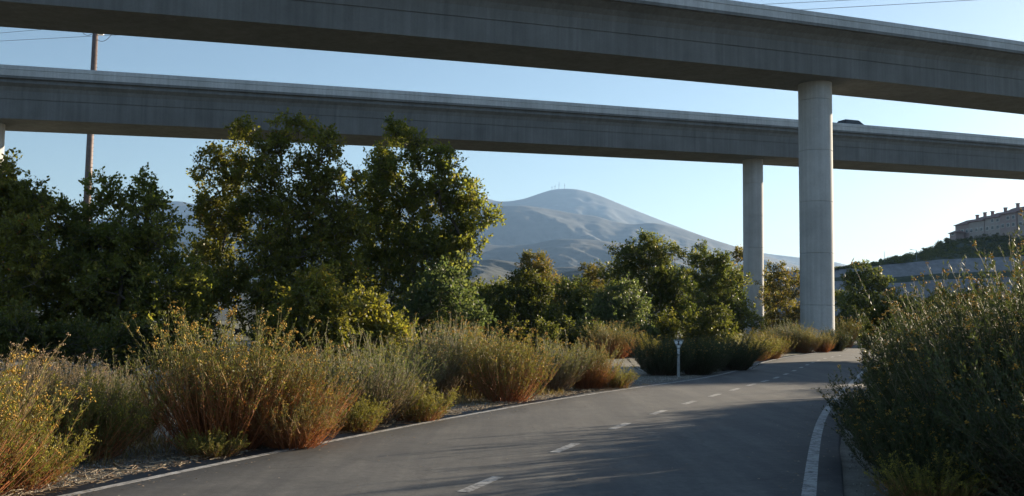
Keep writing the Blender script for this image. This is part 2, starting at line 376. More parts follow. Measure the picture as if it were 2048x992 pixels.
# ------------------------------------------------------------------ mountains and hills
def vnoise(x, y, seed, octv=5, ridged=False):
    r_ = np.random.default_rng(seed); tab = r_.random((256, 256)); out = 0; amp = 1; tot = 0; fx, fy = x.copy(), y.copy()
    for o_ in range(octv):
        xi = np.floor(fx).astype(int); yi = np.floor(fy).astype(int); tx = fx - xi; ty = fy - yi
        tx = tx * tx * (3 - 2 * tx); ty = ty * ty * (3 - 2 * ty)
        g = lambda a, b: tab[a % 256, b % 256]
        v = (g(xi, yi) * (1 - tx) + g(xi + 1, yi) * tx) * (1 - ty) + (g(xi, yi + 1) * (1 - tx) + g(xi + 1, yi + 1) * tx) * ty
        if ridged: v = 1 - np.abs(2 * v - 1)
        out = out + v * amp; tot += amp; amp *= .5; fx = fx * 2.03 + 17.1; fy = fy * 2.03 + 5.3
    return out / tot
def mountain(name, prof, d_ridge, d_foot, material, seed, spur, nx=360, ny=90):
    """a range: the skyline heights run along a crest at distance d_ridge, slopes with spurs and gullies come down on both sides"""
    px = np.linspace(prof[0][0], prof[-1][0], nx); pr = np.array(prof, float)
    row = np.interp(px, pr[:, 0], pr[:, 1])
    ker = np.hanning(9); ker /= ker.sum(); row = np.convolve(np.pad(row, 4, 'edge'), ker, 'valid')
    crest = np.array([at(p, y, d_ridge) for p, y in zip(px, row)])
    s = np.concatenate([np.linspace(0, 1, ny), 1 + np.linspace(.04, 1, 14)])
    S, X = np.meshgrid(s, crest[:, 0], indexing='ij')
    back = S > 1
    D = np.where(back, d_ridge + (S - 1) * (d_ridge - d_foot) * .8, d_foot + (d_ridge - d_foot) * S)
    Hh = np.maximum(crest[:, 2], 2.0)[None]
    Xw = X * np.where(back, 1, (D / d_ridge) ** .35)
    k = np.where(back, 1 - (S - 1) ** 1.2, S ** 1.15)
    w = (d_ridge - d_foot)
    rn = vnoise(Xw / w * 5.5 + D / w * 1.1 + .35 * np.sin(D / w * 9), D / w * 1.5 + 7, seed, 6, True)
    env = np.clip(k * (1 - k) * 4, 0, 1) ** .8
    Z = Hh * k + (rn - .62) * Hh * spur * env + (vnoise(Xw / w * 26, D / w * 16, seed + 1, 4, True) - .6) * Hh * .045 * np.clip(env + .12, 0, 1)
    Z = np.minimum(Z, Hh * (1 - (1 - np.minimum(S, 1)) * .35) if True else Z)
    Z[0] = -2; Z = np.maximum(Z, -2)
    V = np.stack([Xw, D, Z], -1).reshape(-1, 3); r_, c_ = Z.shape
    a, b = np.meshgrid(np.arange(r_ - 1), np.arange(c_ - 1), indexing='ij')
    F = np.stack([a * c_ + b, a * c_ + b + 1, (a + 1) * c_ + b + 1, (a + 1) * c_ + b], -1).reshape(-1, 4)
    return mobj(name, np_mesh(name, V, F, material, smooth=True), kind='structure')
mountain('mountain', [(-500, 470), (0, 450), (200, 440), (290, 420), (330, 405), (355, 400), (395, 411), (435, 398), (470, 378), (515, 376), (570, 388), (650, 394), (720, 386), (800, 378), (880, 385), (940, 388), (968, 394), (998, 405), (1045, 399), (1085, 385), (1105, 378), (1150, 377), (1190, 387), (1250, 412), (1300, 432), (1360, 455), (1420, 477), (1470, 493), (1530, 507), (1600, 515), (1680, 525), (1740, 548), (1900, 570), (2400, 590)], 9000, 6200, M_mount, 3, .2)
mountain('foothills', [(-300, 480), (300, 470), (700, 440), (850, 428), (940, 418), (1000, 412), (1050, 411), (1100, 418), (1150, 428), (1190, 431), (1220, 441), (1260, 449), (1310, 445), (1360, 457), (1420, 477), (1500, 502), (1600, 532), (1700, 560), (2200, 600)], 6300, 4300, M_mount, 11, .24)
mountain('foothills', [(-300, 540), (500, 520), (800, 500), (930, 482), (1000, 492), (1060, 489), (1110, 478), (1180, 479), (1250, 487), (1340, 505), (1450, 530), (1560, 556), (1700, 590), (1900, 610)], 4400, 3000, M_mount, 23, .26)
mountain('foothills', [(-100, 570), (600, 560), (850, 536), (920, 525), (985, 518), (1040, 526), (1100, 536), (1150, 533), (1200, 530), (1245, 534), (1300, 545), (1420, 560), (1500, 552), (1560, 541), (1600, 540), (1660, 548), (1720, 566), (2100, 600)], 2300, 1500, M_foot, 31, .3)
mountain('foothills', [(500, 610), (800, 580), (925, 560), (1000, 566), (1060, 556), (1120, 546), (1165, 537), (1215, 543), (1290, 560), (1400, 585), (1700, 612)], 1350, 900, M_foot, 43, .45, 160, 40)

# ------------------------------------------------------------------ right-hand hill with walls
cpx = np.linspace(1440, 2420, 150)
def prof(v): v = np.array(v, float); return np.interp(cpx, v[:, 0], v[:, 1])
y_ridge = prof([(1440, 612), (1560, 546), (1640, 541), (1690, 537), (1740, 531), (1765, 524), (1800, 516), (1840, 506), (1870, 496), (1890, 484), (1920, 476), (1960, 470), (2048, 456), (2420, 380)])
y_uw = prof([(1440, 614), (1560, 549), (1640, 543), (1690, 537.5), (1740, 532.5), (1765, 530), (1800, 527), (1840, 523), (1880, 519), (2048, 512), (2420, 490)])
y_bn = y_uw + prof([(1440, 6), (1690, 16), (1780, 26), (1900, 28), (2420, 30)]); y_bn2 = y_bn + prof([(1440, 4), (1690, 8), (1780, 12), (2420, 14)])
def lattice(cols, rows_, depths, nz=0.0, seed=1):
    G = np.array([[at(p, rows_[k][i], depths[k] if np.isscalar(depths[k]) else depths[k][i]) for i, p in enumerate(cols)] for k in range(len(rows_))])
    if nz:
        n = vnoise(G[..., 0] / 14, G[..., 1] / 14, seed, 4) - .5; G[1:-1, :, 2] += n[1:-1] * nz
    r_, c_ = G.shape[:2]; a, b = np.meshgrid(np.arange(r_ - 1), np.arange(c_ - 1), indexing='ij')
    F = np.stack([a * c_ + b, a * c_ + b + 1, (a + 1) * c_ + b + 1, (a + 1) * c_ + b], -1).reshape(-1, 4)
    return G, F
n_s = 30; rows_ = []; deps = []
d_top = prof([(1440, 355), (1740, 357), (1800, 366), (1870, 385), (1900, 395), (1930, 400), (1990, 386), (2048, 374), (2100, 364), (2420, 356)])
for k in range(n_s + 1):
    s = k / n_s; rows_.append(y_uw + (y_ridge - y_uw) * s); deps.append(348 + (d_top - 348) * s ** 1.1)
Gh, Fh = lattice(cpx, rows_, deps, 2.2, 7)
back = Gh[-1].copy(); rowsb = []
for k in range(1, 5):
    b_ = back.copy(); b_[:, 1] += 60 * k; b_[:, 0] *= (1 + 60 * k / 420); b_[:, 2] *= (1 - (k / 4) ** 2); b_[:, 2] -= .5 * (k == 4); rowsb.append(b_)
Gh = np.concatenate([Gh, np.array(rowsb)]); r_, c_ = Gh.shape[:2]; a, b = np.meshgrid(np.arange(r_ - 1), np.arange(c_ - 1), indexing='ij')
Fh = np.stack([a * c_ + b, a * c_ + b + 1, (a + 1) * c_ + b + 1, (a + 1) * c_ + b], -1).reshape(-1, 4)
mobj('hillside', np_mesh('hillside', Gh.reshape(-1, 3), Fh, M_hill, smooth=True), kind='structure')
wl = empty('retaining_wall', tuple(gnd(1780, 668)), 'pale concrete slope walls in two tiers below the scrubby hillside', 'wall')
def wall_part(name, r0, r1, d0, d1, m):
    G, F = lattice(cpx, [r0, (r0 + r1) / 2, r1], [d0, (d0 + d1) / 2, d1]); G = G - np.array(wl.location)
    # close it with thickness behind
    Bk = G[::-1].copy(); Bk[..., 1] += 3.0; Bk[..., 2] -= .6
    GG = np.concatenate([G, Bk]); r_, c_ = GG.shape[:2]; a, b = np.meshgrid(np.arange(r_ - 1), np.arange(c_ - 1), indexing='ij')
    F = np.stack([a * c_ + b, a * c_ + b + 1, (a + 1) * c_ + b + 1, (a + 1) * c_ + b], -1).reshape(-1, 4)
    return mobj(name, np_mesh(name, GG.reshape(-1, 3), F, m), wl)
foot_row = 644.9 + .012 * (cpx - 1024) + 1.6 * FPX / 324 + 2
wall_part('lower_wall', foot_row, y_bn2, 324, 335, M_wall)
wall_part('planted_bench', y_bn2 + .6, y_bn, 336.5, 339.5, M_hill)
wall_part('upper_wall', y_bn + .4, y_uw, 340.2, 347.4, M_wall)

# ------------------------------------------------------------------ bridges
def bridge(name, par, px, rad_col, label, t0, t1, piers):
    az, gr, kc, g2, H0, z0, ap, bt, bb, aw, bgv, af = par
    d = np.array([math.sin(az), math.cos(az)]); n = np.array([math.cos(az), -math.sin(az)])
    P0 = np.array([(px - 1024) / FPX * z0, z0])
    def W_(t, a_, b_):
        xy = P0 + d * t + n * (kc * t * t + a_); return np.array([xy[0], xy[1], H0 + gr * t + g2 * t * t + b_])
    root = empty(name, (P0[0], P0[1], 0), label, 'bridge', 'parallel concrete viaducts')
    loc = np.array([P0[0], P0[1], 0])
    ts = np.arange(t0, t1 + .1, 3.0)
    def sweep(nm, pts, m):
        k = len(pts); V = np.array([W_(t, a_, b_) - loc for t in ts for a_, b_ in pts])
        F4 = [(j * k + i, j * k + (i + 1) % k, (j + 1) * k + (i + 1) % k, (j + 1) * k + i) for j in range(len(ts) - 1) for i in range(k)]
        me = bpy.data.meshes.new(nm); me.from_pydata(V.tolist(), [], F4 + [tuple(range(k))[::-1], tuple(range((len(ts) - 1) * k, len(ts) * k))]); me.materials.append(m); me.update()
        return mobj(nm, me, root)
    g = .035
    half = lambda s: [(s * aw, 0.0), (s * aw, bgv - g), (s * (aw - .06), bgv - g), (s * (aw - .06), bgv + g), (s * aw, bgv + g), (s * (aw + .03), bb - .95), (s * (aw + .16), bb - .62), (s * (aw + .45), bb - .34), (s * (ap - .25), bb - .06), (s * (ap - .25), bb), (s * ap, bb), (s * ap, bb + .2)]
    right = half(1); left = half(-1)[::-1]
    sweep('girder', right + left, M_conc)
    for s in (1, -1):
        h = bt - bb; o_ = lambda a_, b_: (s * a_, b_)
        gy = bb + .2 + (h - .2) * .55
        pts = [o_(ap + .002, bb + .203), o_(ap + .002, gy - .04), o_(ap - .07, gy - .025), o_(ap - .07, gy + .025), o_(ap - .015, gy + .045), o_(ap - .05, bt - .03), o_(ap - .08, bt), o_(ap - .24, bt), o_(ap - .27, bt - .03), o_(ap - .3, bb + .5), o_(ap - .48, bb + .3), o_(ap - .48, bb + .203)]
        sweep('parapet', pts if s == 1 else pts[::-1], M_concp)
    sweep('road_surface', [(ap - .5, bb + .204), (ap - .5, bb + .23), (-ap + .5, bb + .23), (-ap + .5, bb + .204)][::-1], M_asph)
    for tp in piers:
        top = W_(tp, 0, 0); c = top - loc; colo = bpy.data.objects.new('column', None); colo.location = (c[0], c[1], 0); link(colo, root)
        zt = top[2] + .12; z = -.6; lift = 3.66; kk = 40
        while z < zt - .05:
            z1 = min(z + lift, zt); V = []; F = []
            rr = [(z, rad_col - .03), (z + .02, rad_col), (z + .05, rad_col), (z1 - .05, rad_col), (z1 - .02, rad_col), (z1, rad_col - .03)]
            for zz, r__ in rr:
                V += [(r__ * math.cos(2 * math.pi * i / kk), r__ * math.sin(2 * math.pi * i / kk), zz) for i in range(kk)]
            for q in range(5):
                F += [(q * kk + i, q * kk + (i + 1) % kk, (q + 1) * kk + (i + 1) % kk, (q + 1) * kk + i) for i in range(kk)]
            F += [tuple(range(kk))[::-1], tuple(range(5 * kk, 6 * kk))]
            me = bpy.data.meshes.new('shaft_segment'); me.from_pydata(V, [], F); me.materials.append(M_concc); me.polygons.foreach_set('use_smooth', [len(p.vertices) == 4 for p in me.polygons]); me.update()
            mobj('shaft_segment', me, colo); z = z1 + .004
        if tp == 0 and name_patch == name:
            V = []; F = []; m_ = 14; a0, a1 = R(-92), R(-38); r__ = rad_col + .004
            for k_ in range(m_ + 1):
                a_ = a0 + (a1 - a0) * k_ / m_
                for zz in (-.1, 1.35 + .02 * math.sin(k_)): V.append((r__ * math.cos(a_), r__ * math.sin(a_), zz))
            F = [(2 * i, 2 * i + 2, 2 * i + 3, 2 * i + 1) for i in range(m_)]
            me = bpy.data.meshes.new('paint_patch'); me.from_pydata(V, [], F); me.materials.append(M_patch); me.update()
            o = mobj('paint_patch', me, colo, label='pale repainted patch at the foot of the column')
    return W_, root
name_patch = 'near_viaduct'
NEAR = [1.13316, 0.0341059, 1.47793e-05, -0.000227226, 19.0011, 71.0172, 3.59909, 4.00646, 3.01717, 2.3715, 1.37878, 2.35895]
FAR = [1.13587, 0.0357424, -0.000193683, -4.28732e-05, 20.557, 113.862, 3.59562, 4.29704, 3.22758, 3.02352, 1.60475, 2.96966]
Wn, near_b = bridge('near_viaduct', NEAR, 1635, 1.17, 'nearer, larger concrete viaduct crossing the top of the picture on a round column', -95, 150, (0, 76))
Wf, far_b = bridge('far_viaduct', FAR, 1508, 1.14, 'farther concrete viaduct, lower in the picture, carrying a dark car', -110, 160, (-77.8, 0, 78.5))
near_b.name = 'viaduct'; far_b.name = 'viaduct'

# car on the far bridge
M_car = plain('car_paint', (.03, .035, .04), .25, .3, .1); M_glass = plain('car_glass', (.02, .03, .035), .08); M_tyre = plain('tyre_rubber', (.02, .02, .02), .9)
M_rim = plain('rim_metal', (.4, .4, .42), .35, .8); M_lamp = plain('lamp_lens', (.6, .6, .58), .2); M_tail = plain('tail_lens', (.3, .02, .02), .25)
tc_ = min(np.linspace(0, 60, 1200), key=lambda t: abs((lambda P: IW / 2 + FPX * ((P - CAM) @ _r) / ((P - CAM) @ _f))(Wf(t, 1.3, 4)) - 1708))
cp = Wf(tc_, 1.2, FAR[8] + .23); dirv = Wf(tc_ + 1, 1.2, 0) - Wf(tc_ - 1, 1.2, 0)
car = empty('car', tuple(cp), 'dark car driving on the farther viaduct, only its roof above the parapet', 'car', None, math.atan2(dirv[1], dirv[0]))
car.rotation_euler = (0, -math.asin(dirv[2] / np.linalg.norm(dirv)), math.atan2(dirv[1], dirv[0]))
body = MB().prism([(-2.3, .35), (2.3, .35), (2.38, .6), (2.25, .92), (1.1, 1.06), (-2.1, 1.12), (-2.36, .95), (-2.38, .55)], -.9, .9).build('body', M_car, car, bevel=.08)
cab = MB().add([(1.15, -.84, 1.05), (1.15, .84, 1.05), (-2.1, .84, 1.1), (-2.1, -.84, 1.1), (.25, -.66, 1.74), (.25, .66, 1.74), (-1.75, .66, 1.76), (-1.75, -.66, 1.76)],
               [(3, 2, 1, 0), (4, 5, 6, 7), (0, 1, 5, 4), (1, 2, 6, 5), (2, 3, 7, 6), (3, 0, 4, 7)]).build('cabin', M_car, car, bevel=.1)
for s in (-1, 1):
    MB().add([(.95, s * .815, 1.14), (-.35, s * .815, 1.15), (-.35, s * .7, 1.66), (.25, s * .7, 1.66)], [(0, 1, 2, 3)]).build('side_window', M_glass, car)
    MB().add([(-.45, s * .815, 1.15), (-1.85, s * .815, 1.16), (-1.62, s * .7, 1.66), (-.45, s * .7, 1.66)], [(0, 1, 2, 3)]).build('side_window', M_glass, car)
    MB().box((2.3, s * .68, .78), (.12, .34, .16)).build('headlight', M_lamp, car)
    MB().box((-2.33, s * .74, .86), (.1, .22, .26)).build('tail_light', M_tail, car)
    for x in (-1.42, 1.42):
        w = MB().tube((x, s * .72, .34), (x, s * .94, .34), .34, .34, 20).build('wheel', M_tyre, car)
        MB().tube((x, s * .9, .34), (x, s * .955, .34), .2, .2, 14).build('rim', M_rim, w)
MB().add([(1.1, -.74, 1.14), (1.1, .74, 1.14), (.32, .62, 1.69), (.32, -.62, 1.69)], [(0, 1, 2, 3)]).build('windscreen', M_glass, car).location = (.03, 0, .03)

# ------------------------------------------------------------------ transmission pole and wires
M_pole = plain('pole_steel', (.16, .12, .11), .65, .2, .25, 2); M_wire = plain('wire', (.12, .12, .12), .6); M_ins = plain('insulator', (.7, .62, .5), .4)
pd = 122.0; pb = at(168, 520, pd); pb[2] = 0; ptop = at(191.5, 50, pd)
pole = empty('transmission_pole', tuple(pb), 'tall brown steel pole behind the farther viaduct at the left', 'pole')
pl = lambda v: tuple(np.asarray(v, float) - pb)
MB().tube((0, 0, -.3), pl(ptop), .52, .33, 20).build('shaft', M_pole, pole, smooth=True)
axis = (ptop - pb) / np.linalg.norm(ptop - pb)
for k in range(52):
    s = 9 + k * .5; c = pb + axis * s; r_ = .52 - .19 * s / np.linalg.norm(ptop - pb)
    MB().tube(pl(c + np.array([r_ - .02, -.05, 0])), pl(c + np.array([r_ + .16, -.05, 0])), .018, .018, 5).build('step_peg', M_pole, pole)
arm_c = at(190, 66.5, pd)
MB().box(pl(arm_c + np.array([.55, 0, -.02])), (1.5, .12, .12)).build('crossarm', M_ins, pole, bevel=.02)
ins = MB().tube(pl(arm_c + np.array([.3, -.1, -.12])), pl(arm_c + np.array([1.2, -.3, -.22])), .07, .07, 8).build('insulator', M_ins, pole)
for k in range(6):
    q0 = arm_c + np.array([.4 + k * .13, -.12 - k * .03, -.13 - k * .015]); MB().tube(pl(q0), pl(q0 + np.array([.03, 0, 0])), .12, .12, 10).build('insulator_disc', M_ins, ins)
def wire(nm, pts, rad_, mat_=M_wire, parent=None, **kw):
    pts = np.array(pts); V, F = frusta(pts[:-1], pts[1:], np.full(len(pts) - 1, rad_), np.full(len(pts) - 1, rad_), 5)
    return mobj(nm, np_mesh(nm, V, F, mat_), parent, **kw)
def loop(a_, m_, b_): return [np.array(a_) * (1 - t) ** 2 + 2 * np.array(m_) * t * (1 - t) + np.array(b_) * t ** 2 for t in np.linspace(0, 1, 16)]
wire('jumper_loop', [np.array(pl(q)) for q in loop(at(195, 79, pd), at(210, 92, pd), at(229, 60, pd))], .035, parent=pole)
wire('jumper_loop', [np.array(pl(q)) for q in loop(at(163, 60, pd), at(170, 76, pd), at(184, 68, pd))], .035, parent=pole)
def wire_plan(A, B, marks, n_=60, reach=None):
    """a hanging wire over the plan line A-B whose parabola passes the given sight lines"""
    A = np.array(A, float); B = np.array(B, float); ts_, zs_ = [], []
    for px, py in marks:
        d_ = ray(px, py)           # CAM.xy + s*d.xy = A + t*(B-A)
        M_ = np.array([[d_[0], -(B - A)[0]], [d_[1], -(B - A)[1]]]); s_, t_ = np.linalg.solve(M_, A - CAM[:2]); ts_.append(t_); zs_.append(CAM[2] + s_ * d_[2])
    cf = np.polyfit(ts_, zs_, len(marks) - 1); t_ = np.linspace(0, 1, n_)
    return np.column_stack([A[0] + (B - A)[0] * t_, A[1] + (B - A)[1] * t_, np.polyval(cf, t_)])
PA = ptop[:2]
wire('overhead_wire', wire_plan(PA, (95, 74), [(195, 71), (1610, 19), (1930, 1)]), .025, label='overhead wire right of the pole, the lower of two at top right', category='wire', group='overhead power wires')
wire('overhead_wire', wire_plan(PA + np.array([0, 3]), (95, 77), [(195, 52), (1520, 9), (1700, 0)]), .025, label='overhead wire right of the pole, the upper of two at top right', category='wire', group='overhead power wires')
wire('overhead_wire', wire_plan(PA, (-160, 150), [(189, 72), (0, 82)]), .025, label='overhead wire left of the brown pole, the lower of two', category='wire', group='overhead power wires')
wire('overhead_wire', wire_plan(PA + np.array([0, 3]), (-160, 153), [(186, 52), (60, 61), (0, 66)]), .025, label='overhead wire left of the brown pole, the upper of two', category='wire', group='overhead power wires')

# ------------------------------------------------------------------ trail marker post
M_post = plain('marker_post', (.30, .31, .30), .6, 0, .25, 20); M_white = plain('marker_white', (.72, .74, .75), .5, 0, .05); M_dk = plain('marker_dark', (.03, .035, .04), .5)
mp = gnd(1357, 753)
post = empty('marker_post', tuple(mp), 'slim trail marker post with a triangular head beside the path in shade', 'sign', rz=R(-6))
MB().prism([(-.042, -.2), (.042, -.2), (.04, .92), (-.04, .92)], -.012, .012).build('post', M_post, post, bevel=.004)
MB().prism([(-.145, 1.13), (-.145, 1.1), (-.05, .88), (.05, .88), (.145, 1.1), (.145, 1.13)], -.035, -.016).build('head_plate', M_post, post, bevel=.004)
for s in (-1, 1):
    MB().tube((s * .068, -.036, 1.045), (s * .068, -.041, 1.045), .047, .047, 18).build('reflector', M_white, post)
MB().add([(-.03, -.0375, 1.1), (.03, -.0375, 1.1), (.012, -.0375, 1.04), (.03, -.0375, .97), (-.03, -.0375, .97), (-.012, -.0375, 1.04)], [(5, 4, 3, 2, 1, 0)]).build('emblem', M_dk, post)
MB().box((0, -.0385, .92), (.07, .004, .07)).build('decal', M_white, post)
MB().box((0, -.0145, .77), (.066, .004, .16)).build('decal', M_white, post)
MB().box((0, -.0145, .55), (.05, .004, .2)).build('decal', plain('decal_grey', (.4, .4, .39), .6, 0, .4, 60), post)

# ------------------------------------------------------------------ houses on the hill
M_stuc = plain('stucco_pink', (.36, .27, .25), .9, 0, .08, 1); M_stuc2 = plain('stucco_cream', (.40, .34, .31), .9, 0, .08, 1); M_roof = plain('roof_tile', (.22, .13, .11), .85, 0, .25, 3)
M_win = plain('window_glass', (.06, .07, .08), .15); M_trim = plain('trim_white', (.7, .68, .64), .7); M_chim = plain('chimney_stucco', (.3, .22, .2), .9)
def house(px, py, depth, w, dp, h, rz, wallm, label, chim=(.0,), wins=3, roofh=2.4):
    b_ = at(px, py, depth); hs = empty('house', tuple(b_), label, 'house', 'houses along the hill crest', rz)
    MB().box((0, 0, h / 2 - 2), (w, dp, h + 4)).build('wall', wallm, hs)
    e = .5
    V = [(-w / 2 - e, -dp / 2 - e, h), (w / 2 + e, -dp / 2 - e, h), (w / 2 + e, dp / 2 + e, h), (-w / 2 - e, dp / 2 + e, h), (-w / 2 + w * .12, 0, h + roofh), (w / 2 - w * .12, 0, h + roofh)]
    V += [(x, y, z - .22) for x, y, z in V[:4]]
    rf = MB().add(V, [(0, 1, 5, 4), (1, 2, 5), (2, 3, 4, 5), (3, 0, 4), (0, 6, 7, 1), (1, 7, 8, 2), (2, 8, 9, 3), (3, 9, 6, 0), (9, 8, 7, 6)]).build('roof', M_roof, hs)
    for c in chim:
        MB().box((c * w, .4, h + roofh + .1), (1.0, .8, 2.6)).build('chimney', M_chim, rf)
        MB().box((c * w, .4, h + roofh + 1.5), (1.3, 1.1, .3)).build('chimney_cap', M_roof, rf)
    for k in range(wins):
        x = -w / 2 + w * (k + .5) / wins
        for z in ((1.5, 4.2) if h > 5 else (1.5,)):
            if (k * 7 + int(z)) % 5 == 4: continue
            wn_ = MB().box((x, -dp / 2 - .03, z), (1.7, .12, 1.5)).build('window', M_trim, hs)
            MB().box((x, -dp / 2 - .1, z), (1.4, .06, 1.2)).build('pane', M_win, wn_)
        
HZ = math.atan2(-.98, .19)                   # the row runs almost along the view, its side turned to the path
house(1945, 471, 399, 9.0, 9, 4.3, HZ, M_stuc, 'pink house with a low hipped roof at the left end of the row', (.3,), 3, 2.1)
house(1975, 468, 390, 9.0, 9.6, 4.9, HZ, M_stuc2, 'cream house second from the left end of the hilltop row', (-.2, .3), 3, 2.2)
house(2007, 464, 381, 9.0, 9.3, 5.4, HZ, M_stuc2, 'cream house third from the left end of the hilltop row', (.1,), 3, 2.3)
house(2040, 459, 372, 9.0, 9.9, 5.9, HZ, M_stuc, 'pink house fourth from the left end of the hilltop row', (-.15,), 3, 2.5)
house(2076, 455, 363, 9.0, 9.5, 6.3, HZ, M_stuc2, 'cream house cut off by the right edge of the picture', (-.3,), 3, 2.5)
house(1914, 475, 397, 4.2, 3.6, 1.8, HZ, M_stuc, 'small low outbuilding left of the hilltop houses', (), 1, 1.0)
M_lmp = plain('lamp_post_steel', (.25, .27, .28), .5, .5)
def lamp(px, y0, y1, depth, label):
    b_ = at(px, y0, depth); t_ = at(px, y1, depth); h = t_[2] - b_[2]
    o = empty('street_lamp', tuple(b_), label, 'street lamp')
    MB().tube((0, 0, -1), (0, 0, h), .12, .08, 8).build('pole', M_lmp, o)
    MB().tube((0, 0, h - .1), (-1.6, 0, h + .15), .06, .05, 6).build('arm', M_lmp, o)
    MB().prism([(-2.3, h + .05), (-1.5, h + .05), (-1.5, h + .25), (-2.1, h + .25)], -.15, .15).build('lamp_head', M_lmp, o)
lamp(1833, 526, 500, 350, 'thin street lamp standing on top of the pale slope wall')
o = empty('utility_mast', tuple(at(1769, 531, 352)), 'thin mast on the skyline left of the street lamp', 'mast')
MB().tube((0, 0, -1), (0, 0, 5.0), .1, .06, 6).build('pole', M_lmp, o); MB().box((0, 0, 2.4), (.9, .06, .08)).build('crossarm', M_lmp, o)
M_ant = plain('antenna_steel', (.2, .2, .2), .6)
for px, py, hh, lb in ((1104, 379, 34, 'leftmost antenna mast on the mountain summit'), (1110, 378, 42, 'second antenna mast from the left on the mountain summit'), (1118, 377, 62, 'tallest antenna mast on the mountain summit'), (1129, 377, 48, 'rightmost antenna mast on the mountain summit')):
    b_ = at(px, py, 8985); o = empty('antenna_mast', tuple(b_), lb, 'antenna', 'antennas on the mountain summit')
    MB().tube((0, 0, -15), (0, 0, hh), 3, 1.6, 6).build('mast', M_ant, o); MB().box((0, 0, hh * .55), (12, 3, 3)).build('antenna_array', M_ant, o)

# ------------------------------------------------------------------ trees
TREE_SCALE = 1.0
def make_tree(name, lobes, depth, leafmat, label, n_leaf, leaf=.085, base=None, seed=1, spread=.8, bark=M_bark, group='trees and tall shrubs along the creek', per=60, droop=.0, clump=1.0, stems=3, cat='tree'):
    """lobes: (px, py, radius px) of leaf masses at about that depth; limbs grow from the base to every mass"""
    rg = np.random.default_rng(seed)
    cen = []; 
    for px, py, rp in lobes:
        dd = depth + rg.uniform(-.6, .6) * spread * rp * depth / FPX * 1.5
        cen.append((*at(px, py, dd), rp * depth / FPX))
    cen = np.array(cen)
    if base is None: base = (np.average(cen[:, 0], weights=cen[:, 3] ** 2), depth)
    B = np.array([base[0], base[1], 0.0])
    root = empty(name, tuple(B), label, cat, group)
    vol = cen[:, 3] ** 2.2; n_t = max(24, int(n_leaf / per))
    pick = rg.choice(len(cen), n_t, p=vol / vol.sum())
    nsub = 16; sub = rdir(rg, len(cen) * nsub).reshape(len(cen), nsub, 3) * (.55 + .5 * rg.random((len(cen), nsub, 1)))
    u_ = sub[pick, rg.integers(0, nsub, n_t)] + rg.normal(size=(n_t, 3)) * .2
    T = cen[pick, :3] + u_ * cen[pick, 3:4] * np.array([1, 1.1, .95]); T[:, 2] = np.maximum(T[:, 2], .25)
    T -= B
    # limbs
    nodes = [np.array([0, 0, 0.0])]; par_ = [-1]
    Cl = cen[:, :3] - B; 
    for k in range(stems):
        a_ = rg.uniform(0, 6.28); q = np.array([math.cos(a_) * .25, math.sin(a_) * .25, .5 + .4 * rg.random()]); nodes.append(q); par_.append(0)
    order = np.argsort(np.linalg.norm(Cl, axis=1))
    tip = []
    def grow(goal, start, step):
        p = nodes[start]; v = goal - p; L_ = np.linalg.norm(v); m = max(1, int(L_ / step)); last = start
        bend = rg.normal(size=3) * L_ * .1
        for s in range(1, m + 1):
            t = s / m; q = p + v * t + bend * math.sin(math.pi * t) + np.array([0, 0, -.12 * L_ * math.sin(math.pi * t)]) * (1 if goal[2] > p[2] else -.5)
            nodes.append(q); par_.append(last); last = len(nodes) - 1
        return last
    for i in order:
        A_ = np.array(nodes); dv = Cl[i] - A_; dist = np.linalg.norm(dv, axis=1) + np.maximum(0, A_[:, 2] - Cl[i][2] + .3) * 1.2 + .35 * np.linalg.norm(A_, axis=1) * 0
        grow(Cl[i], int(np.argmin(dist)), .55)
    for i in np.argsort(np.linalg.norm(T, axis=1)):
        A_ = np.array(nodes); dist = np.linalg.norm(T[i] - A_, axis=1) + np.maximum(0, A_[:, 2] - T[i][2]) * .6
        tip.append(grow(T[i], int(np.argmin(dist)), .6))
    NN = np.array(nodes); pp = np.array(par_); w_ = np.zeros(len(NN)); has = np.zeros(len(NN), bool); has[pp[1:]] = True
    w_[~has] = 1.0
    for k in range(len(NN) - 1, 0, -1): w_[pp[k]] += w_[k]
    rr = .0075 * w_ ** .46 * clump
    ch = np.arange(1, len(NN)); r0 = np.minimum(rr[pp[ch]], rr[ch] * 1.5); V, F = frusta(NN[pp[ch]], NN[ch], r0, rr[ch], 5)
    # every limb end carries a spray of twigs, leaves sit along the twigs
    k_t = 5; m = per; Tn = NN[np.array(tip)]; dirs = norm(Tn - NN[pp[np.array(tip)]])
    tw0 = np.repeat(Tn, k_t, 0); tl = .5 * clump * rg.uniform(.45, 1.15, (len(tw0), 1))
    td = norm(np.repeat(dirs, k_t, 0) * .55 + rdir(rg, len(tw0)) * .9 + np.array([0, 0, .28 - droop])); tw1 = tw0 + td * tl
    tw1[:, 2] = np.maximum(tw1[:, 2], .08)
    Vt, Ft = frusta(tw0, tw1, np.full(len(tw0), .006 * clump), np.full(len(tw0), .0025 * clump), 3)
    V = np.vstack([V, Vt]); F = np.vstack([F, Ft + len(V) - len(Vt)])
    mobj('trunk', np_mesh('trunk', V, F, bark, smooth=True), root)
    q_ = rg.integers(0, k_t, len(Tn) * m) + np.repeat(np.arange(len(Tn)), m) * k_t; n = len(q_)
    t_ = rg.random((n, 1)) ** .8; Dv = td[q_]
    ax = norm(rdir(rg, n) * .9 + Dv * .7 + np.array([0, 0, -droop])); nr_ = norm(rdir(rg, n) + np.array([0, 0, .5]))
    Ls_ = leaf * rg.uniform(.65, 1.35, n)
    P = tw0[q_] * (1 - t_) + tw1[q_] * t_ + ax * Ls_[:, None] * .55 + rg.normal(size=(n, 3)) * .035 * clump; P[:, 2] = np.maximum(P[:, 2], .06)
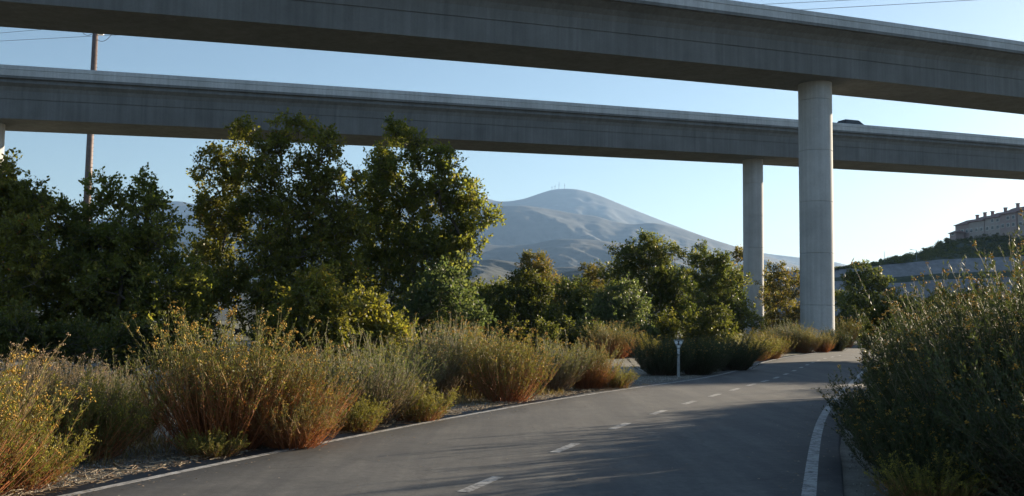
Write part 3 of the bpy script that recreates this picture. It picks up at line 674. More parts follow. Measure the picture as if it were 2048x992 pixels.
    V, F = leaf_quads(P, ax, nr_, Ls_, Ls_ * rg.uniform(.55, .8, n))
    tone_c = np.repeat(rg.random(len(Tn)) ** 1.3, m); tone = np.clip(tone_c * .7 + rg.random(n) * .3 + (rg.random(n) < .03) * .4, 0, 1)
    mobj('crown', np_mesh('crown', V, F, leafmat, {'tone': np.repeat(tone, 4)}), root, kind='stuff')
    return root
TREES = [
 ('leafy_tree', [(-60, 400, 70), (20, 425, 60), (5, 355, 26), (75, 400, 28), (60, 450, 50), (-40, 520, 90), (60, 540, 80), (40, 640, 80), (-60, 650, 80)], 40, 'olive', 'leafy olive-green tree at the left edge in front of the far column', 50000, dict(seed=2, leaf=.14, clump=1.35)),
 ('leafy_tree', [(140, 430, 24), (205, 385, 26), (230, 420, 34), (293, 372, 16), (285, 420, 36), (180, 470, 50), (260, 490, 60), (330, 470, 36), (130, 560, 80), (240, 590, 80), (330, 570, 60), (180, 670, 80), (300, 680, 70), (90, 680, 60), (370, 560, 50)], 41, 'sunny', 'dark leafy tree around the foot of the brown pole', 66000, dict(seed=3, leaf=.14, clump=1.35)),
 ('leafy_tree', [(485, 270, 22), (545, 285, 32), (598, 262, 24), (645, 295, 34), (440, 312, 24), (410, 350, 24), (470, 345, 38), (540, 345, 44), (620, 350, 46), (670, 370, 40), (420, 400, 30), (490, 410, 38), (570, 420, 54), (650, 440, 60), (450, 470, 50), (540, 500, 66), (640, 520, 60), (420, 550, 60), (500, 600, 70), (390, 640, 60), (590, 610, 60), (690, 480, 46), (690, 570, 50), (640, 640, 60), (470, 262, 12), (612, 248, 12), (660, 285, 16), (405, 325, 14)], 46, 'olive', 'tallest olive-green tree left of centre, its top crossing the farther viaduct', 88000, dict(seed=4, leaf=.14, clump=1.35)),
 ('leafy_tree', [(795, 280, 26), (770, 320, 26), (835, 310, 32), (888, 325, 26), (745, 365, 40), (810, 370, 54), (880, 380, 46), (930, 390, 32), (965, 435, 24), (905, 440, 52), (820, 450, 66), (740, 450, 50), (935, 480, 28), (870, 520, 66), (790, 540, 70), (730, 560, 54), (905, 570, 44), (850, 610, 66), (780, 640, 60), (910, 640, 44), (797, 258, 12), (835, 288, 14), (888, 300, 12), (985, 435, 12), (945, 370, 16)], 50, 'sunny', 'tall broad green tree right of the tallest one, beside the mountain view', 72000, dict(seed=5, leaf=.145, clump=1.4, spread=.55)),
 ('leafy_shrub', [(630, 570, 34), (650, 610, 46), (600, 640, 50), (690, 650, 46), (640, 680, 60), (560, 680, 50)], 37, 'yellow', 'yellow-green shrub in front of the two tallest trees', 21000, dict(seed=6, leaf=.13, cat='shrub', stems=5, clump=1.2)),
 ('leafy_shrub', [(730, 615, 30), (760, 650, 36), (710, 680, 46), (780, 690, 40)], 38, 'yellow', 'smaller yellow-green shrub right of the big yellow-green one', 11000, dict(seed=7, leaf=.13, cat='shrub', stems=5, clump=1.2)),
 ('willow_shrub', [(900, 590, 50), (860, 640, 56), (930, 650, 36), (820, 690, 50), (910, 700, 46)], 43, 'silver', 'silvery green willow at the foot of the tall broad tree', 22000, dict(seed=8, leaf=.15, cat='shrub', stems=5, clump=1.25)),
 ('leafy_shrub', [(-20, 690, 40), (40, 680, 40), (100, 700, 34), (160, 690, 40), (230, 700, 40), (300, 690, 40), (350, 700, 34)], 27, 'dark', 'low dark thicket behind the left bushes', 16000, dict(seed=35, leaf=.1, cat='shrub', stems=6)),
 ('leafy_shrub', [(985, 590, 36), (960, 620, 36), (975, 660, 40), (1000, 640, 30)], 62, 'green', 'low green tree just right of the tall broad tree', 15600, dict(seed=9, leaf=.12)),
 ('leafy_shrub', [(1045, 565, 26), (1030, 600, 36), (1080, 600, 34), (1050, 640, 46), (1095, 650, 30), (1010, 660, 34)], 52, 'dark', 'dark bushy tree below the brown bare-topped tree', 23400, dict(seed=10, leaf=.11)),
 ('leafy_tree', [(1055, 525, 20), (1085, 535, 20), (1070, 555, 30), (1045, 560, 22), (1100, 565, 26), (1120, 590, 30)], 90, 'rust', 'brownish thin-topped tree in front of the mountain foot', 15600, dict(seed=11, leaf=.13, clump=1.3)),
 ('willow_tree', [(1130, 580, 24), (1160, 575, 26), (1120, 620, 40), (1165, 620, 40), (1140, 660, 46), (1190, 600, 26)], 64, 'green', 'rounded mid-green willow left of the pale willow', 21450, dict(seed=12, leaf=.12, droop=.6)),
 ('willow_tree', [(1240, 595, 34), (1210, 620, 36), (1270, 630, 36), (1230, 660, 46), (1280, 670, 30), (1190, 660, 36)], 54, 'silver', 'pale silvery willow below the tall middle tree', 25350, dict(seed=13, leaf=.11, droop=.6)),
 ('leafy_tree', [(1180, 545, 16), (1200, 555, 16), (1170, 560, 14), (1190, 575, 22)], 100, 'rust', 'small orange-brown tree against the foothills', 6825, dict(seed=14, leaf=.14, clump=1.2)),
 ('leafy_tree', [(1295, 485, 18), (1275, 500, 18), (1330, 500, 24), (1245, 510, 24), (1300, 520, 36), (1350, 520, 20), (1240, 545, 30), (1290, 565, 46), (1345, 560, 34), (1320, 610, 46), (1370, 600, 34), (1350, 650, 46)], 64, 'green', 'tallest tree of the middle group, against the mountain', 46800, dict(seed=15, leaf=.12, clump=1.1)),
 ('leafy_tree', [(1405, 515, 22), (1440, 520, 20), (1390, 540, 26), (1430, 555, 36), (1465, 550, 26), (1400, 590, 36), (1450, 600, 40), (1420, 640, 46), (1480, 640, 36)], 74, 'green', 'olive tree left of the thinner column', 35100, dict(seed=16, leaf=.13, clump=1.15)),
 ('leafy_tree', [(1475, 510, 14), (1490, 520, 18), (1480, 550, 26), (1510, 570, 36), (1500, 620, 40), (1520, 650, 36)], 135, 'rust', 'rust-tinged tree partly hidden behind the thinner column', 17550, dict(seed=17, leaf=.2, clump=1.7)),
 ('leafy_tree', [(1548, 545, 20), (1575, 550, 22), (1550, 590, 34), (1590, 585, 30), (1565, 630, 40), (1600, 630, 30), (1540, 650, 30), (1590, 660, 30)], 108, 'rust', 'orange-brown tree between the two columns', 27300, dict(seed=18, leaf=.15, clump=1.3)),
 ('leafy_tree', [(1730, 545, 24), (1705, 560, 18), (1755, 570, 26), (1725, 590, 36), (1770, 605, 30), (1745, 640, 40), (1790, 640, 34)], 84, 'green', 'yellow-green tree right of the thick column in front of the slope wall', 27300, dict(seed=19, leaf=.13, clump=1.1)),
 ('willow_shrub', [(1690, 610, 16), (1700, 635, 20), (1695, 660, 22), (1720, 660, 24)], 90, 'silver', 'small grey-green willow at the right foot of the thick column', 11700, dict(seed=20, leaf=.13, cat='shrub')),
 ('leafy_shrub', [(1800, 625, 26), (1850, 630, 26), (1770, 650, 32), (1820, 655, 40), (1870, 650, 40), (1760, 675, 30)], 46, 'dark', 'dark shrub below the slope wall, right of the path end', 27300, dict(seed=21, leaf=.11, cat='shrub')),
 ('leafy_shrub', [(1880, 625, 30), (1920, 620, 36), (1960, 620, 36), (1900, 660, 44), (1960, 665, 44)], 41, 'dark', 'dark leafy shrub at the right, behind the right row of bushes', 11700, dict(seed=41, leaf=.09, cat='shrub', stems=5)),
 ('leafy_shrub', [(1330, 665, 34), (1390, 660, 40), (1440, 665, 40), (1300, 680, 26)], 55, 'dark', 'low dark thicket behind the shaded bushes near the post', 17550, dict(seed=22, leaf=.11, cat='shrub')),
 ('leafy_shrub', [(960, 680, 36), (1020, 685, 36), (1080, 680, 36)], 48, 'dark', 'low dark thicket under the dark bushy tree', 13650, dict(seed=23, leaf=.1, cat='shrub')),
 ('leafy_tree', [(1000, 590, 26), (1040, 600, 26), (1090, 600, 26), (1020, 640, 40), (1080, 645, 40), (960, 600, 30)], 112, 'dark', 'distant olive trees in the gap behind the dark bushy tree', 15600, dict(seed=31, leaf=.22, clump=1.9)),
 ('leafy_tree', [(1150, 590, 22), (1190, 592, 22), (1230, 585, 24), (1170, 630, 40), (1230, 635, 40)], 116, 'green', 'distant green trees in the gap behind the willows', 14300, dict(seed=32, leaf=.22, clump=1.9)),
 ('leafy_tree', [(1390, 560, 30), (1440, 570, 34), (1480, 575, 34), (1400, 620, 46), (1470, 630, 46), (1530, 610, 40)], 120, 'dark', 'distant olive trees behind the thinner column', 18200, dict(seed=33, leaf=.22, clump=1.9)),
 ('leafy_tree', [(1690, 600, 24), (1730, 610, 30), (1790, 640, 30), (1840, 645, 30), (1760, 650, 40), (1850, 660, 40)], 118, 'dark', 'distant dark trees below the slope wall', 18200, dict(seed=34, leaf=.22, clump=1.9)),
 ('leafy_shrub', [(1140, 675, 30), (1190, 685, 30), (1240, 688, 26)], 50, 'dark', 'low dark thicket under the willows', 11700, dict(seed=24, leaf=.1, cat='shrub')),
]
for nm, lobes, dep, lm, lab, nl, kw in TREES:
    make_tree(nm, lobes, dep, LEAF[lm], lab, nl, **kw)
for i, (px, py, r_, lab) in enumerate([(1712, 528, 8, 'small tree silhouetted on the slope wall behind the yellow-green tree'), (1745, 528, 7, 'leftmost small shrub on the hill skyline'), (1790, 517, 9, 'low skyline shrub right of the thin mast'), (1852, 499, 6, 'small round skyline shrub above the street lamp'), (1880, 486, 9, 'feathery skyline shrub midway up to the houses'), (1894, 478, 6, 'small skyline shrub just left of the outbuilding'), (1815, 510, 7, 'low skyline shrub left of the street lamp')]):
    dp = float(np.interp(px, [1700, 1740, 1800, 1900], [352, 357, 366, 394]))
    b_ = at(px, py + r_ + 4, dp)
    rg = np.random.default_rng(100 + i); root = empty('hilltop_shrub', tuple(b_), lab, 'shrub', 'shrubs on the hill skyline')
    rr = r_ * dp / FPX; n = 900; P = rdir(rg, n) * rr * (rg.random((n, 1)) ** .4) * np.array([1, 1, .8]) * (.8 + .4 * rg.random((n, 1))) + np.array([0, 0, rr + .4])
    V, F = leaf_quads(P, rdir(rg, n), rdir(rg, n), np.full(n, .3 * rr ** .5), np.full(n, .2 * rr ** .5)); mobj('crown', np_mesh('crown', V, F, LEAF['dark'], {'tone': np.repeat(rg.random(n), 4)}), root, kind='stuff')
    MB().tube((0, 0, -.8), (0, 0, rr + .5), .12, .06, 6).build('trunk', M_bark, root)
# scrub over the hillside
rg = np.random.default_rng(77); n_c = 1500; pxs = 1600 + 480 * rg.random(n_c) ** .7
ci = np.searchsorted(cpx, pxs); kk_ = (rg.random(n_c) ** .8 * 29.99).astype(int); base_ = Gh[kk_, ci] + rg.normal(size=(n_c, 3)) * np.array([1.2, 1.5, 0])
m = 46; sz = rg.uniform(.5, 1.3, (n_c, 1)); C = np.repeat(base_, m, 0); S_ = np.repeat(sz, m, 0); q = rdir(rg, n_c * m) * S_ * (rg.random((n_c * m, 1)) ** .4); q[:, 2] = np.abs(q[:, 2]) * .8
V, F = leaf_quads(C + q, rdir(rg, n_c * m), rdir(rg, n_c * m), np.full(n_c * m, .42), np.full(n_c * m, .28))
mobj('hillside_scrub', np_mesh('hillside_scrub', V, F, LEAF['dark'], {'tone': np.repeat(np.clip(np.repeat(rg.random(n_c), m) * .6 + .3 * rg.random(n_c * m), 0, 1), 4)}), label='dark low scrub covering the hillside below the houses', category='scrub', kind='stuff')

# ------------------------------------------------------------------ broom-like bushes
def scrub_mesh(seed, H, Rr, n_st, lean, leaf_n, fl, up=.25, stem_r=.0055, nb=5, lw=.009, ll=.05, flr=.011, fln=7, spike=.16):
    rg = np.random.default_rng(seed)
    az = rg.uniform(0, 2 * math.pi, n_st); q = rg.random(n_st) ** .55
    base = np.column_stack([np.cos(az), np.sin(az), np.zeros(n_st)]) * (q * Rr * .42)[:, None] + rg.normal(size=(n_st, 3)) * np.array([.04, .04, 0])
    tilt = lean * q ** 1.25 * rg.uniform(.7, 1.12, n_st); az2 = az + rg.normal(size=n_st) * .35
    d0 = np.column_stack([np.cos(az2) * np.sin(tilt), np.sin(az2) * np.sin(tilt), np.cos(tilt)])
    side = 1 + .3 * np.sin(az2 * 2 + seed) + .2 * np.sin(az2 * 3 + seed * 2)
    L = H * np.where(rg.random(n_st) < spike, rg.uniform(1.06, 1.24, n_st), rg.uniform(.6, 1.02, n_st)) * np.where(rg.random(n_st) < .25, rg.uniform(.28, .6, n_st), 1) * (1 - .12 * q * side)
    K = 5; s = np.linspace(0, 1, K); wob = rg.normal(size=(n_st, 3)) * .05
    pts = base[:, None] + L[:, None, None] * (s[None, :, None] * d0[:, None] + (s ** 2)[None, :, None] * np.array([0, 0, up])[None, None] * np.sin(tilt)[:, None, None] + np.sin(s * 3.1)[None, :, None] * wob[:, None])
    pts[..., 2] = np.maximum(pts[..., 2], .01)
    P0 = pts[:, :-1].reshape(-1, 3); P1 = pts[:, 1:].reshape(-1, 3)
    r_s = stem_r * np.array([1, .85, .68, .5, .32]); r0 = np.tile(r_s[:-1], n_st); r1 = np.tile(r_s[1:], n_st)
    st = np.repeat(rg.random(n_st), K - 1)
    # branchlets
    sb = rg.uniform(.38, .97, (n_st, nb)); si = sb * (K - 1); i0 = np.minimum(si.astype(int), K - 2); fr = (si - i0)[..., None]
    ar = np.arange(n_st)[:, None]; B0 = (pts[ar, i0] * (1 - fr) + pts[ar, i0 + 1] * fr).reshape(-1, 3); tg = norm(pts[ar, i0 + 1] - pts[ar, i0]).reshape(-1, 3)
    bd = norm(tg + rdir(rg, len(B0)) * .42 + np.array([0, 0, .25])); bl = H * rg.uniform(.09, .26, len(B0)); B1 = B0 + bd * bl[:, None]
    V1, F1 = frusta(np.vstack([P0, B0]), np.vstack([P1, B1]), np.concatenate([r0, np.full(len(B0), stem_r * .42)]), np.concatenate([r1, np.full(len(B0), stem_r * .22)]), 3)
    stones = np.concatenate([st, rg.random(len(B0))])
    rise = np.clip(V1[:, 2] / H, 0, 1)
    stem = (V1, F1, {'rise': rise, 'tone': np.repeat(stones, 6)})
    # narrow leaves on branchlets and upper stems
    n = leaf_n; pick = rg.integers(0, len(B0), n); t = rg.random((n, 1)); onst = rg.random(n) < .4
    pi = rg.integers(0, n_st, n); ts = rg.uniform(.12, 1, n) ** .8; ti = ts * (K - 1); j0 = np.minimum(ti.astype(int), K - 2); ff = (ti - j0)[:, None]
    Ps = pts[pi, j0] * (1 - ff) + pts[pi, j0 + 1] * ff; ds = norm(pts[pi, j0 + 1] - pts[pi, j0])
    Pl = np.where(onst[:, None], Ps, B0[pick] * (1 - t) + B1[pick] * t); dl = np.where(onst[:, None], ds, bd[pick])
    ax = norm(dl * .9 + rdir(rg, n) * .75); Lf = ll * rg.uniform(.6, 1.3, n)
    V2, F2 = leaf_quads(Pl + ax * Lf[:, None] * .45 + rg.normal(size=(n, 3)) * .008, ax, rdir(rg, n), Lf, lw * rg.uniform(.7, 1.3, n))
    hgt = np.clip(Pl[:, 2] / H, 0, 1.1); tone = np.clip(hgt * .85 - .08 + rg.normal(size=n) * .12 + (np.repeat(rg.random(n_st), 1)[pi] - .5) * .3, 0, 1)
    leafs = (V2, F2, {'tone': np.repeat(tone, 4)})
    # flower heads: tight bunches of small tetrahedral florets at the tips
    tips = np.vstack([pts[:, -1], B1]); zz = tips[:, 2] / np.max(tips[:, 2]); ok = rg.random(len(tips)) < fl * np.clip((zz - .3) * 1.8, 0, 1); T_ = tips[ok]; nf = len(T_) * fln
    Cc = np.repeat(T_, fln, 0) + rg.normal(size=(nf, 3)) * np.array([flr * 1.5, flr * 1.5, flr * 1.2])
    tet = np.array([[1, 1, 1], [1, -1, -1], [-1, 1, -1], [-1, -1, 1.0]]) / 1.732
    A = rdir(rg, nf); Bv = norm(np.cross(A, rdir(rg, nf))); Cv = np.cross(A, Bv); fr_ = flr * rg.uniform(.6, 1.3, (nf, 1, 1))
    V3 = Cc[:, None] + fr_ * (tet[None, :, 0:1] * A[:, None] + tet[None, :, 1:2] * Bv[:, None] + tet[None, :, 2:3] * Cv[:, None])
    F3 = (np.array([[0, 1, 2], [0, 3, 1], [0, 2, 3], [1, 3, 2]])[None] + (np.arange(nf) * 4)[:, None, None]).reshape(-1, 3)
    ft = np.repeat(np.clip(np.repeat(rg.random(len(T_)), fln) * .7 + rg.random(nf) * .3, 0, 1), 4)
    return stem, leafs, (V3.reshape(-1, 3), F3, {'tone': ft})
KINDS_ = {}
def scrub_kind(key, stem, leafc, flower, **kw):
    a_, b_, c_ = scrub_mesh(**kw)
    KINDS_[key] = (np_mesh('stems', a_[0], a_[1], STEM[stem], a_[2]), np_mesh('foliage', b_[0], b_[1], BLEAF[leafc], b_[2]), np_mesh('flowers', c_[0], c_[1], FLOW[flower], c_[2]))
scrub_kind('vase', 'rust', 'rust', 'gold', seed=1, H=1.5, Rr=.95, n_st=400, lean=R(50), stem_r=.008, lw=.0125, leaf_n=24000, fl=.45, flr=.014)
scrub_kind('vase2', 'grey', 'sage', 'lemon', seed=2, H=1.4, Rr=1.0, n_st=360, lean=R(54), stem_r=.0075, lw=.0125, leaf_n=25000, fl=.4)
scrub_kind('broom', 'grey', 'sage', 'gold', seed=3, H=1.5, Rr=.8, n_st=300, lean=R(42), stem_r=.0075, lw=.012, leaf_n=21000, fl=.55)
scrub_kind('broom2', 'rust', 'yellow', 'gold', seed=4, H=1.4, Rr=.9, n_st=300, lean=R(50), stem_r=.0075, lw=.012, leaf_n=22000, fl=.55, flr=.0135)
scrub_kind('dry', 'red', 'dry', 'pale', seed=5, H=1.4, Rr=.9, n_st=300, lean=R(48), leaf_n=14000, fl=.3, stem_r=.0065)
scrub_kind('low', 'rust', 'yellow', 'lemon', seed=6, H=.7, Rr=.8, n_st=240, lean=R(66), leaf_n=18000, fl=.45)
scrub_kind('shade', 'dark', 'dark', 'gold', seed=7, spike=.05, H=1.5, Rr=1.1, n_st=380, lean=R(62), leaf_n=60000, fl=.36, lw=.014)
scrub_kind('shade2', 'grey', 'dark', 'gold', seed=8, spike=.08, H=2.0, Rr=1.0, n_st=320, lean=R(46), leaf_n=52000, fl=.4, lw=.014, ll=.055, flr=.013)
def bush(kind, xy, scale, label, group, rz=0.0, sx=1.0, tilt=(0, 0)):
    o = empty('broom_bush', (xy[0], xy[1], -.02), label, 'bush', group, rz)
    o.scale = (scale * sx, scale * sx, scale); o.rotation_euler = (R(tilt[0]), R(tilt[1]), rz)
    for nm, me in zip(('stems', 'foliage', 'flowers'), KINDS_[kind]):
        c = bpy.data.objects.new(nm, me); link(c, o, kind='stuff')
    return o
def P2(px, y, h=None): return at(px, 800, y)[:2]
GL, GR, GM = 'flowering bushes along the left edge of the path', 'dark bushes along the right edge of the path', 'low bushes near the columns'
bush('dry', P2(-115, 9.6), .84, 'reddish dry twiggy bush at the left edge above the bottom left corner', GL, .3, 1.0)
bush('broom2', P2(-110, 8.6), .8, 'golden bush cut off by the left edge at the bottom', GL, 2.1, 1.1)
bush('low', P2(20, 9.5), .8, 'low yellow-brown tangle in the bottom left corner', GL, .5, 1.1)
bush('dry', P2(110, 11.8), .7, 'brownish twiggy bush right of the bottom left corner bush', GL, 1.9, 1.15)
bush('low', P2(165, 11.6), 1.15, 'low yellow-flecked bush left of the gap beside the big golden bush', GL, .9, .9)
bush('vase2', P2(255, 13.4), .62, 'grey-green bush directly behind the left side of the big golden bush', GL, .4)
bush('dry', P2(30, 14.5), .68, 'dull brown bush in the second row near the left edge', GL, 4.0, 1.2)
bush('dry', P2(190, 15.5), .55, 'dull brown bush in the second row before the dark trees', GL, 5.2, 1.2)
bush('vase', P2(445, 12.5), .95, 'biggest bush, gold-topped with rust red stems beside the path', GL, 0.0)
bush('vase', P2(590, 12.6), .42, 'low rusty tangle spilling to the path edge below the biggest bush', GL, 2.5, 1.3)
bush('low', P2(425, 11.7), .42, 'small yellow-green sprig at the foot of the biggest bush', GL, 1.2, 1.2)
bush('vase', P2(560, 12.9), .72, 'orange-red leaning bush at the right side of the biggest bush', GL, 2.0, 1.25, (0, 14))
bush('vase2', P2(725, 15.6), .86, 'green broad bush right of the biggest bush', GL, 1.2)
bush('broom2', P2(640, 16.6), .64, 'yellowish bush behind and between the two biggest bushes', GL, .5)
bush('low', P2(700, 14.6), .7, 'reddish low clump at the path edge below the green broad bush', GL, 3.7, 1.1)
bush('low', P2(830, 16.2), .8, 'yellow-tipped low bush at the right foot of the green broad bush', GL, .2)
bush('broom', P2(860, 20.6), .88, 'grey-stemmed upright bush left of the golden-topped middle bush', GL, .7)
bush('broom', P2(930, 21.6), .98, 'tallest upright bush of the middle clump', GL, 2.7, .9)
bush('broom2', P2(1010, 20.4), .95, 'golden-topped middle bush with an orange base', GL, 4.2)
bush('vase2', P2(1100, 23.6), .78, 'green bush right of the golden-topped middle bush', GL, 5.0)
bush('vase', P2(1175, 24.6), .68, 'rightmost bush of the left row, green with a red base', GL, 3.3)
bush('low', P2(1225, 25.0), .75, 'small low bush at the right end of the left row', GL, 1.1)
bush('vase2', P2(800, 19.4), .72, 'dull green bush filling the gap left of the upright bushes', GL, 2.2)
bush('dry', P2(600, 18.5), .66, 'brown bush half hidden below the yellow-green shrub', GL, 1.3)
bush('vase', P2(1225, 47), .95, 'low reddish bush beyond the gravel gap', GM, .3, 1.2)
bush('low', P2(1270, 49), 1.4, 'low rusty bush beyond the gravel gap, left of the shaded bushes', GM, 1.3, 1.2)
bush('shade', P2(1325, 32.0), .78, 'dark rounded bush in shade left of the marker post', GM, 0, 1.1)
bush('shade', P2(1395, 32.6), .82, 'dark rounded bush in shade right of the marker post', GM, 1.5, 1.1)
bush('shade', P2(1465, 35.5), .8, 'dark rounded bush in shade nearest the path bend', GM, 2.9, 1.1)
bush('low', P2(1498, 46), 1.5, 'yellow bush at the foot of the thinner column', GM, .4, 1.2)
bush('broom2', P2(1540, 48), .75, 'green-yellow bush right of the thinner column foot', GM, 2.2, 1.2)
bush('vase', P2(1525, 58), .8, 'red-brown bush just behind the yellow bush by the thinner column', GM, 4.2, 1.2)
bush('vase2', P2(1580, 61), 1.2, 'tall grassy bush left of the thick column', GM, 1.0)
bush('broom2', P2(1612, 60), .95, 'yellowish bush in front of the thick column', GM, 5.1)
bush('vase', P2(1645, 61), .75, 'small reddish bush in front of the thick column foot', GM, 3.1)
bush('shade', P2(1672, 64), 1.0, 'dark bush at the right foot of the thick column', GM, 3.8, .8)
bush('broom2', P2(1690, 76), 1.5, 'bright yellow-green bush behind the thick column, at its right', GM, 1.8, .8)
# right side
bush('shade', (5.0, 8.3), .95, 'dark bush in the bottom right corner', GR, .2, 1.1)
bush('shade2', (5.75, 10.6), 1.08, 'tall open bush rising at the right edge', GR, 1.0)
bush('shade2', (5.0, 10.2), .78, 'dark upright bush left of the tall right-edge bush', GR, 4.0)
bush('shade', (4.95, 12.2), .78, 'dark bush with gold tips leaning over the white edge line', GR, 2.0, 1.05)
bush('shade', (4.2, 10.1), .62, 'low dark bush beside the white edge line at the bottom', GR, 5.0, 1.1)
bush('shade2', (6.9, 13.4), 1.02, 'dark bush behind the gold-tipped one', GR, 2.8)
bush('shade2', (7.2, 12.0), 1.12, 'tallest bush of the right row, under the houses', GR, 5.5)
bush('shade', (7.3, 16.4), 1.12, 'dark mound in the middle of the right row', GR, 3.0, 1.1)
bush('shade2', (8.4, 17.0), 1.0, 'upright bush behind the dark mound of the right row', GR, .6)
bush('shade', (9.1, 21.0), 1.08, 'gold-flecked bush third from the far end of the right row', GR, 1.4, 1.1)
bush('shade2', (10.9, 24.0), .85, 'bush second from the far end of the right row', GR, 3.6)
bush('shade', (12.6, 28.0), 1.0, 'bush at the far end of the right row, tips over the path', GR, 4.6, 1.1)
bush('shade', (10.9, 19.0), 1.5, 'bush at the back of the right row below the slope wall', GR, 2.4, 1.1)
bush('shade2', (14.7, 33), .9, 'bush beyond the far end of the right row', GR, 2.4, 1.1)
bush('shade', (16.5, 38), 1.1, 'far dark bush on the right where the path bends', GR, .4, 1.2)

bush('shade', (12.2, 22.6), 1.55, 'big dark bush added at the right edge behind the right row to shade the path', GR, 1.1, 1.1)  # this and the next bush, mostly out of frame, added to shadow the path
bush('shade', (14.6, 26.2), 1.6, 'big dark bush added at the back of the right row to shade the path, farther than its big neighbour', GR, 3.1, 1.1)
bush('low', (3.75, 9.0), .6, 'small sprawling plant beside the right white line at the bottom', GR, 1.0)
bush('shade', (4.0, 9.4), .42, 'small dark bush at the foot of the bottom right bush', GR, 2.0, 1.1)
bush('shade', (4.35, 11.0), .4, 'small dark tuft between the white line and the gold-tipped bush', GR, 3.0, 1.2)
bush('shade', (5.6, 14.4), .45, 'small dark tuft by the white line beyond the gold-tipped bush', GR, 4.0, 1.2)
bush('shade2', (7.5, 14.9), 1.0, 'upright shading bush added in the second row behind the gold-tipped bush', GR, 1.7, 1.1)  # from here on, half-hidden bushes added to thicken the shadows on the path
bush('shade', (9.4, 19.4), 1.25, 'broad shading bush added in the second row beyond the dark mound', GR, 5.9, 1.2)
bush('shade2', (8.5, 18.7), .98, 'upright shading bush added between the dark mound and the gold-flecked bush', GR, 4.4, 1.1)
bush('shade', (9.9, 22.2), 1.2, 'broad shading bush added behind the gold-flecked bush', GR, 2.6, 1.1)

# ------------------------------------------------------------------ gravel and litter on the shoulders
M_grav = mat_leaf('gravel', [(0, (.14, .13, .12)), (.5, (.26, .24, .21)), (1, (.45, .42, .38))], 0.0, .9, 1)
M_litter = mat_leaf('dry_litter', [(0, (.2, .12, .07)), (.5, (.35, .27, .18)), (1, (.55, .48, .36))], .1, .8, 1)
rg = np.random.default_rng(9)
n = 9000; y = 8 + 24 * rg.random(n) ** 1.3; side = rg.random(n) < .92
x = np.where(side, by_y(Ls, y) - .42 - np.abs(rg.normal(size=n)) * 1.0, by_y(Rs, y) + .42 + np.abs(rg.normal(size=n)) * .3)
oct_ = np.array([[1, 0, 0], [-1, 0, 0], [0, 1, 0], [0, -1, 0], [0, 0, 1], [0, 0, -1.0]]); of = np.array([[0, 2, 4], [2, 1, 4], [1, 3, 4], [3, 0, 4], [2, 0, 5], [1, 2, 5], [3, 1, 5], [0, 3, 5]])
sz = .006 + .016 * rg.random(n) ** 3; V = np.column_stack([x, y, np.full(n, .0)])[:, None] + oct_[None] * (sz[:, None] * rg.uniform(.6, 1.4, (n, 3)))[:, None, :] * rg.uniform(.7, 1.2, (n, 6, 1))
mobj('gravel', np_mesh('gravel', V.reshape(-1, 3), (of[None] + (np.arange(n) * 6)[:, None, None]).reshape(-1, 3), M_grav, {'tone': np.repeat(rg.random(n), 6)}), label='loose grey gravel along both path shoulders', category='gravel', kind='stuff')
n = 2600; y = 8.5 + 18 * rg.random(n) ** 1.2; x = by_y(Ls, y) - .25 - np.abs(rg.normal(size=n)) * .55
th = rg.uniform(0, 6.28, n); le = .04 + .2 * rg.random(n) ** 2.5; dv = np.column_stack([np.cos(th), np.sin(th), rg.normal(size=n) * .12]) * le[:, None]
p0 = np.column_stack([x, y, .02 + .02 * rg.random(n)]); V, F = frusta(p0, p0 + dv, np.full(n, .004), np.full(n, .0025), 3)
mobj('dry_litter', np_mesh('dry_litter', V, F, M_litter, {'tone': np.repeat(rg.random(n), 6)}), label='dead pale twigs and litter along the left path edge', category='litter', kind='stuff')

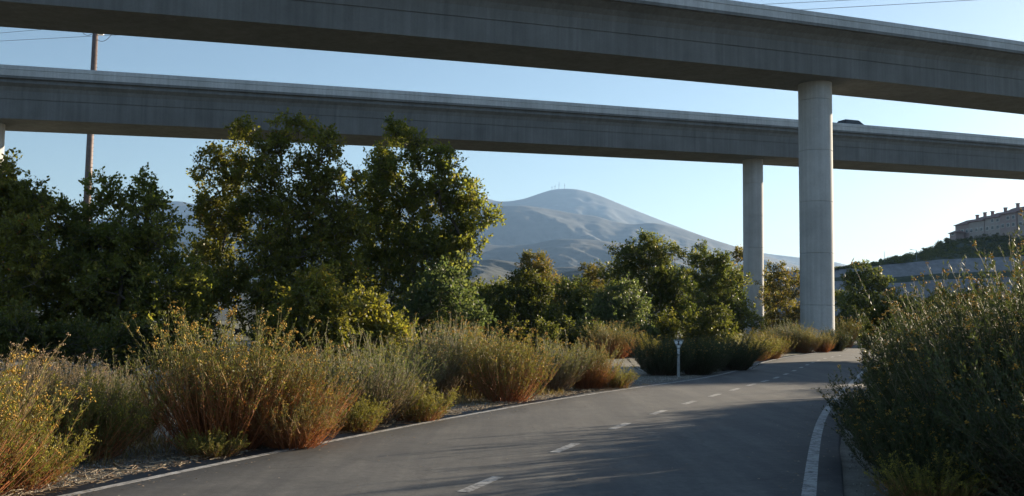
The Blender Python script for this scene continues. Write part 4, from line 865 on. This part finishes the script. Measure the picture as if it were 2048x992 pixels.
n = 900; y = 8.5 + 30 * rg.random(n) ** 1.2; e_ = np.abs(rg.normal(size=n)) * .45 * np.where(rg.random(n) < .2, 4, 1); sd = rg.random(n) < .6
x = np.where(sd, by_y(Ls, y) - .2 + e_, by_y(Rs, y) + .25 - e_); ax = np.column_stack([rg.normal(size=(n, 2)), np.zeros(n)])
V, F = leaf_quads(np.column_stack([x, y, np.full(n, PZ + .012)]), ax, np.array([0, 0, 1.0]) + rdir(rg, n) * .3, .02 + .035 * rg.random(n), .012 + .015 * rg.random(n))
mobj('fallen_leaves', np_mesh('fallen_leaves', V, F, M_litter, {'tone': np.repeat(rg.random(n) * .7, 4)}), label='scattered dry leaves on the path near its edges', category='leaves', kind='stuff')
M_grass = mat_leaf('dry_grass', [(0, (.16, .09, .04)), (.4, (.24, .16, .07)), (.75, (.2, .19, .07)), (1, (.34, .26, .13))], .3, .7, 1.2)
n = 16000; y = 8.2 + 19 * rg.random(n); off = .55 + np.abs(rg.normal(size=n)) * 1.8; cl = vnoise(off * 1.1 + 3, y * .8, 5, 3); keep = cl > .47
x = by_y(Ls, y) - off; hgt = (.08 + .3 * rg.random(n) ** 1.6) * np.clip((cl - .4) * 5, .3, 1.3) * np.clip(off - .3, .25, 1)
p0 = np.column_stack([x, y, np.full(n, -.02)])[keep]; hg = hgt[keep]; k_ = len(p0)
ln_ = rg.normal(size=(k_, 3)) * np.array([.5, .5, 0]) + np.array([0, 0, 1.0]); ln_ = norm(ln_)
V, F = leaf_quads(p0 + ln_ * hg[:, None] * .5, ln_, rdir(rg, k_) * np.array([1, 1, .1]), hg, .007 + .004 * rg.random(k_))
mobj('dry_grass', np_mesh('dry_grass', V, F, M_grass, {'tone': np.repeat(rg.random(k_), 4)}), label='sparse dry grass and weeds between the left bushes', category='grass', kind='stuff')

# ------------------------------------------------------------------ haze
m_h = bpy.data.materials.new('haze_air'); m_h.use_nodes = True; nt = m_h.node_tree; nt.nodes.clear()
ho = nt.nodes.new('ShaderNodeOutputMaterial'); pv = nt.nodes.new('ShaderNodeVolumePrincipled')
pv.inputs['Color'].default_value = (.36, .6, 1, 1); pv.inputs['Density'].default_value = 5.2e-5; pv.inputs['Anisotropy'].default_value = .25
nt.links.new(pv.outputs[0], ho.inputs['Volume'])
MB().box((0, 0, 690), (33000, 33000, 1400)).build('haze', m_h, label='thin blue haze over the valley', category='haze', kind='stuff')
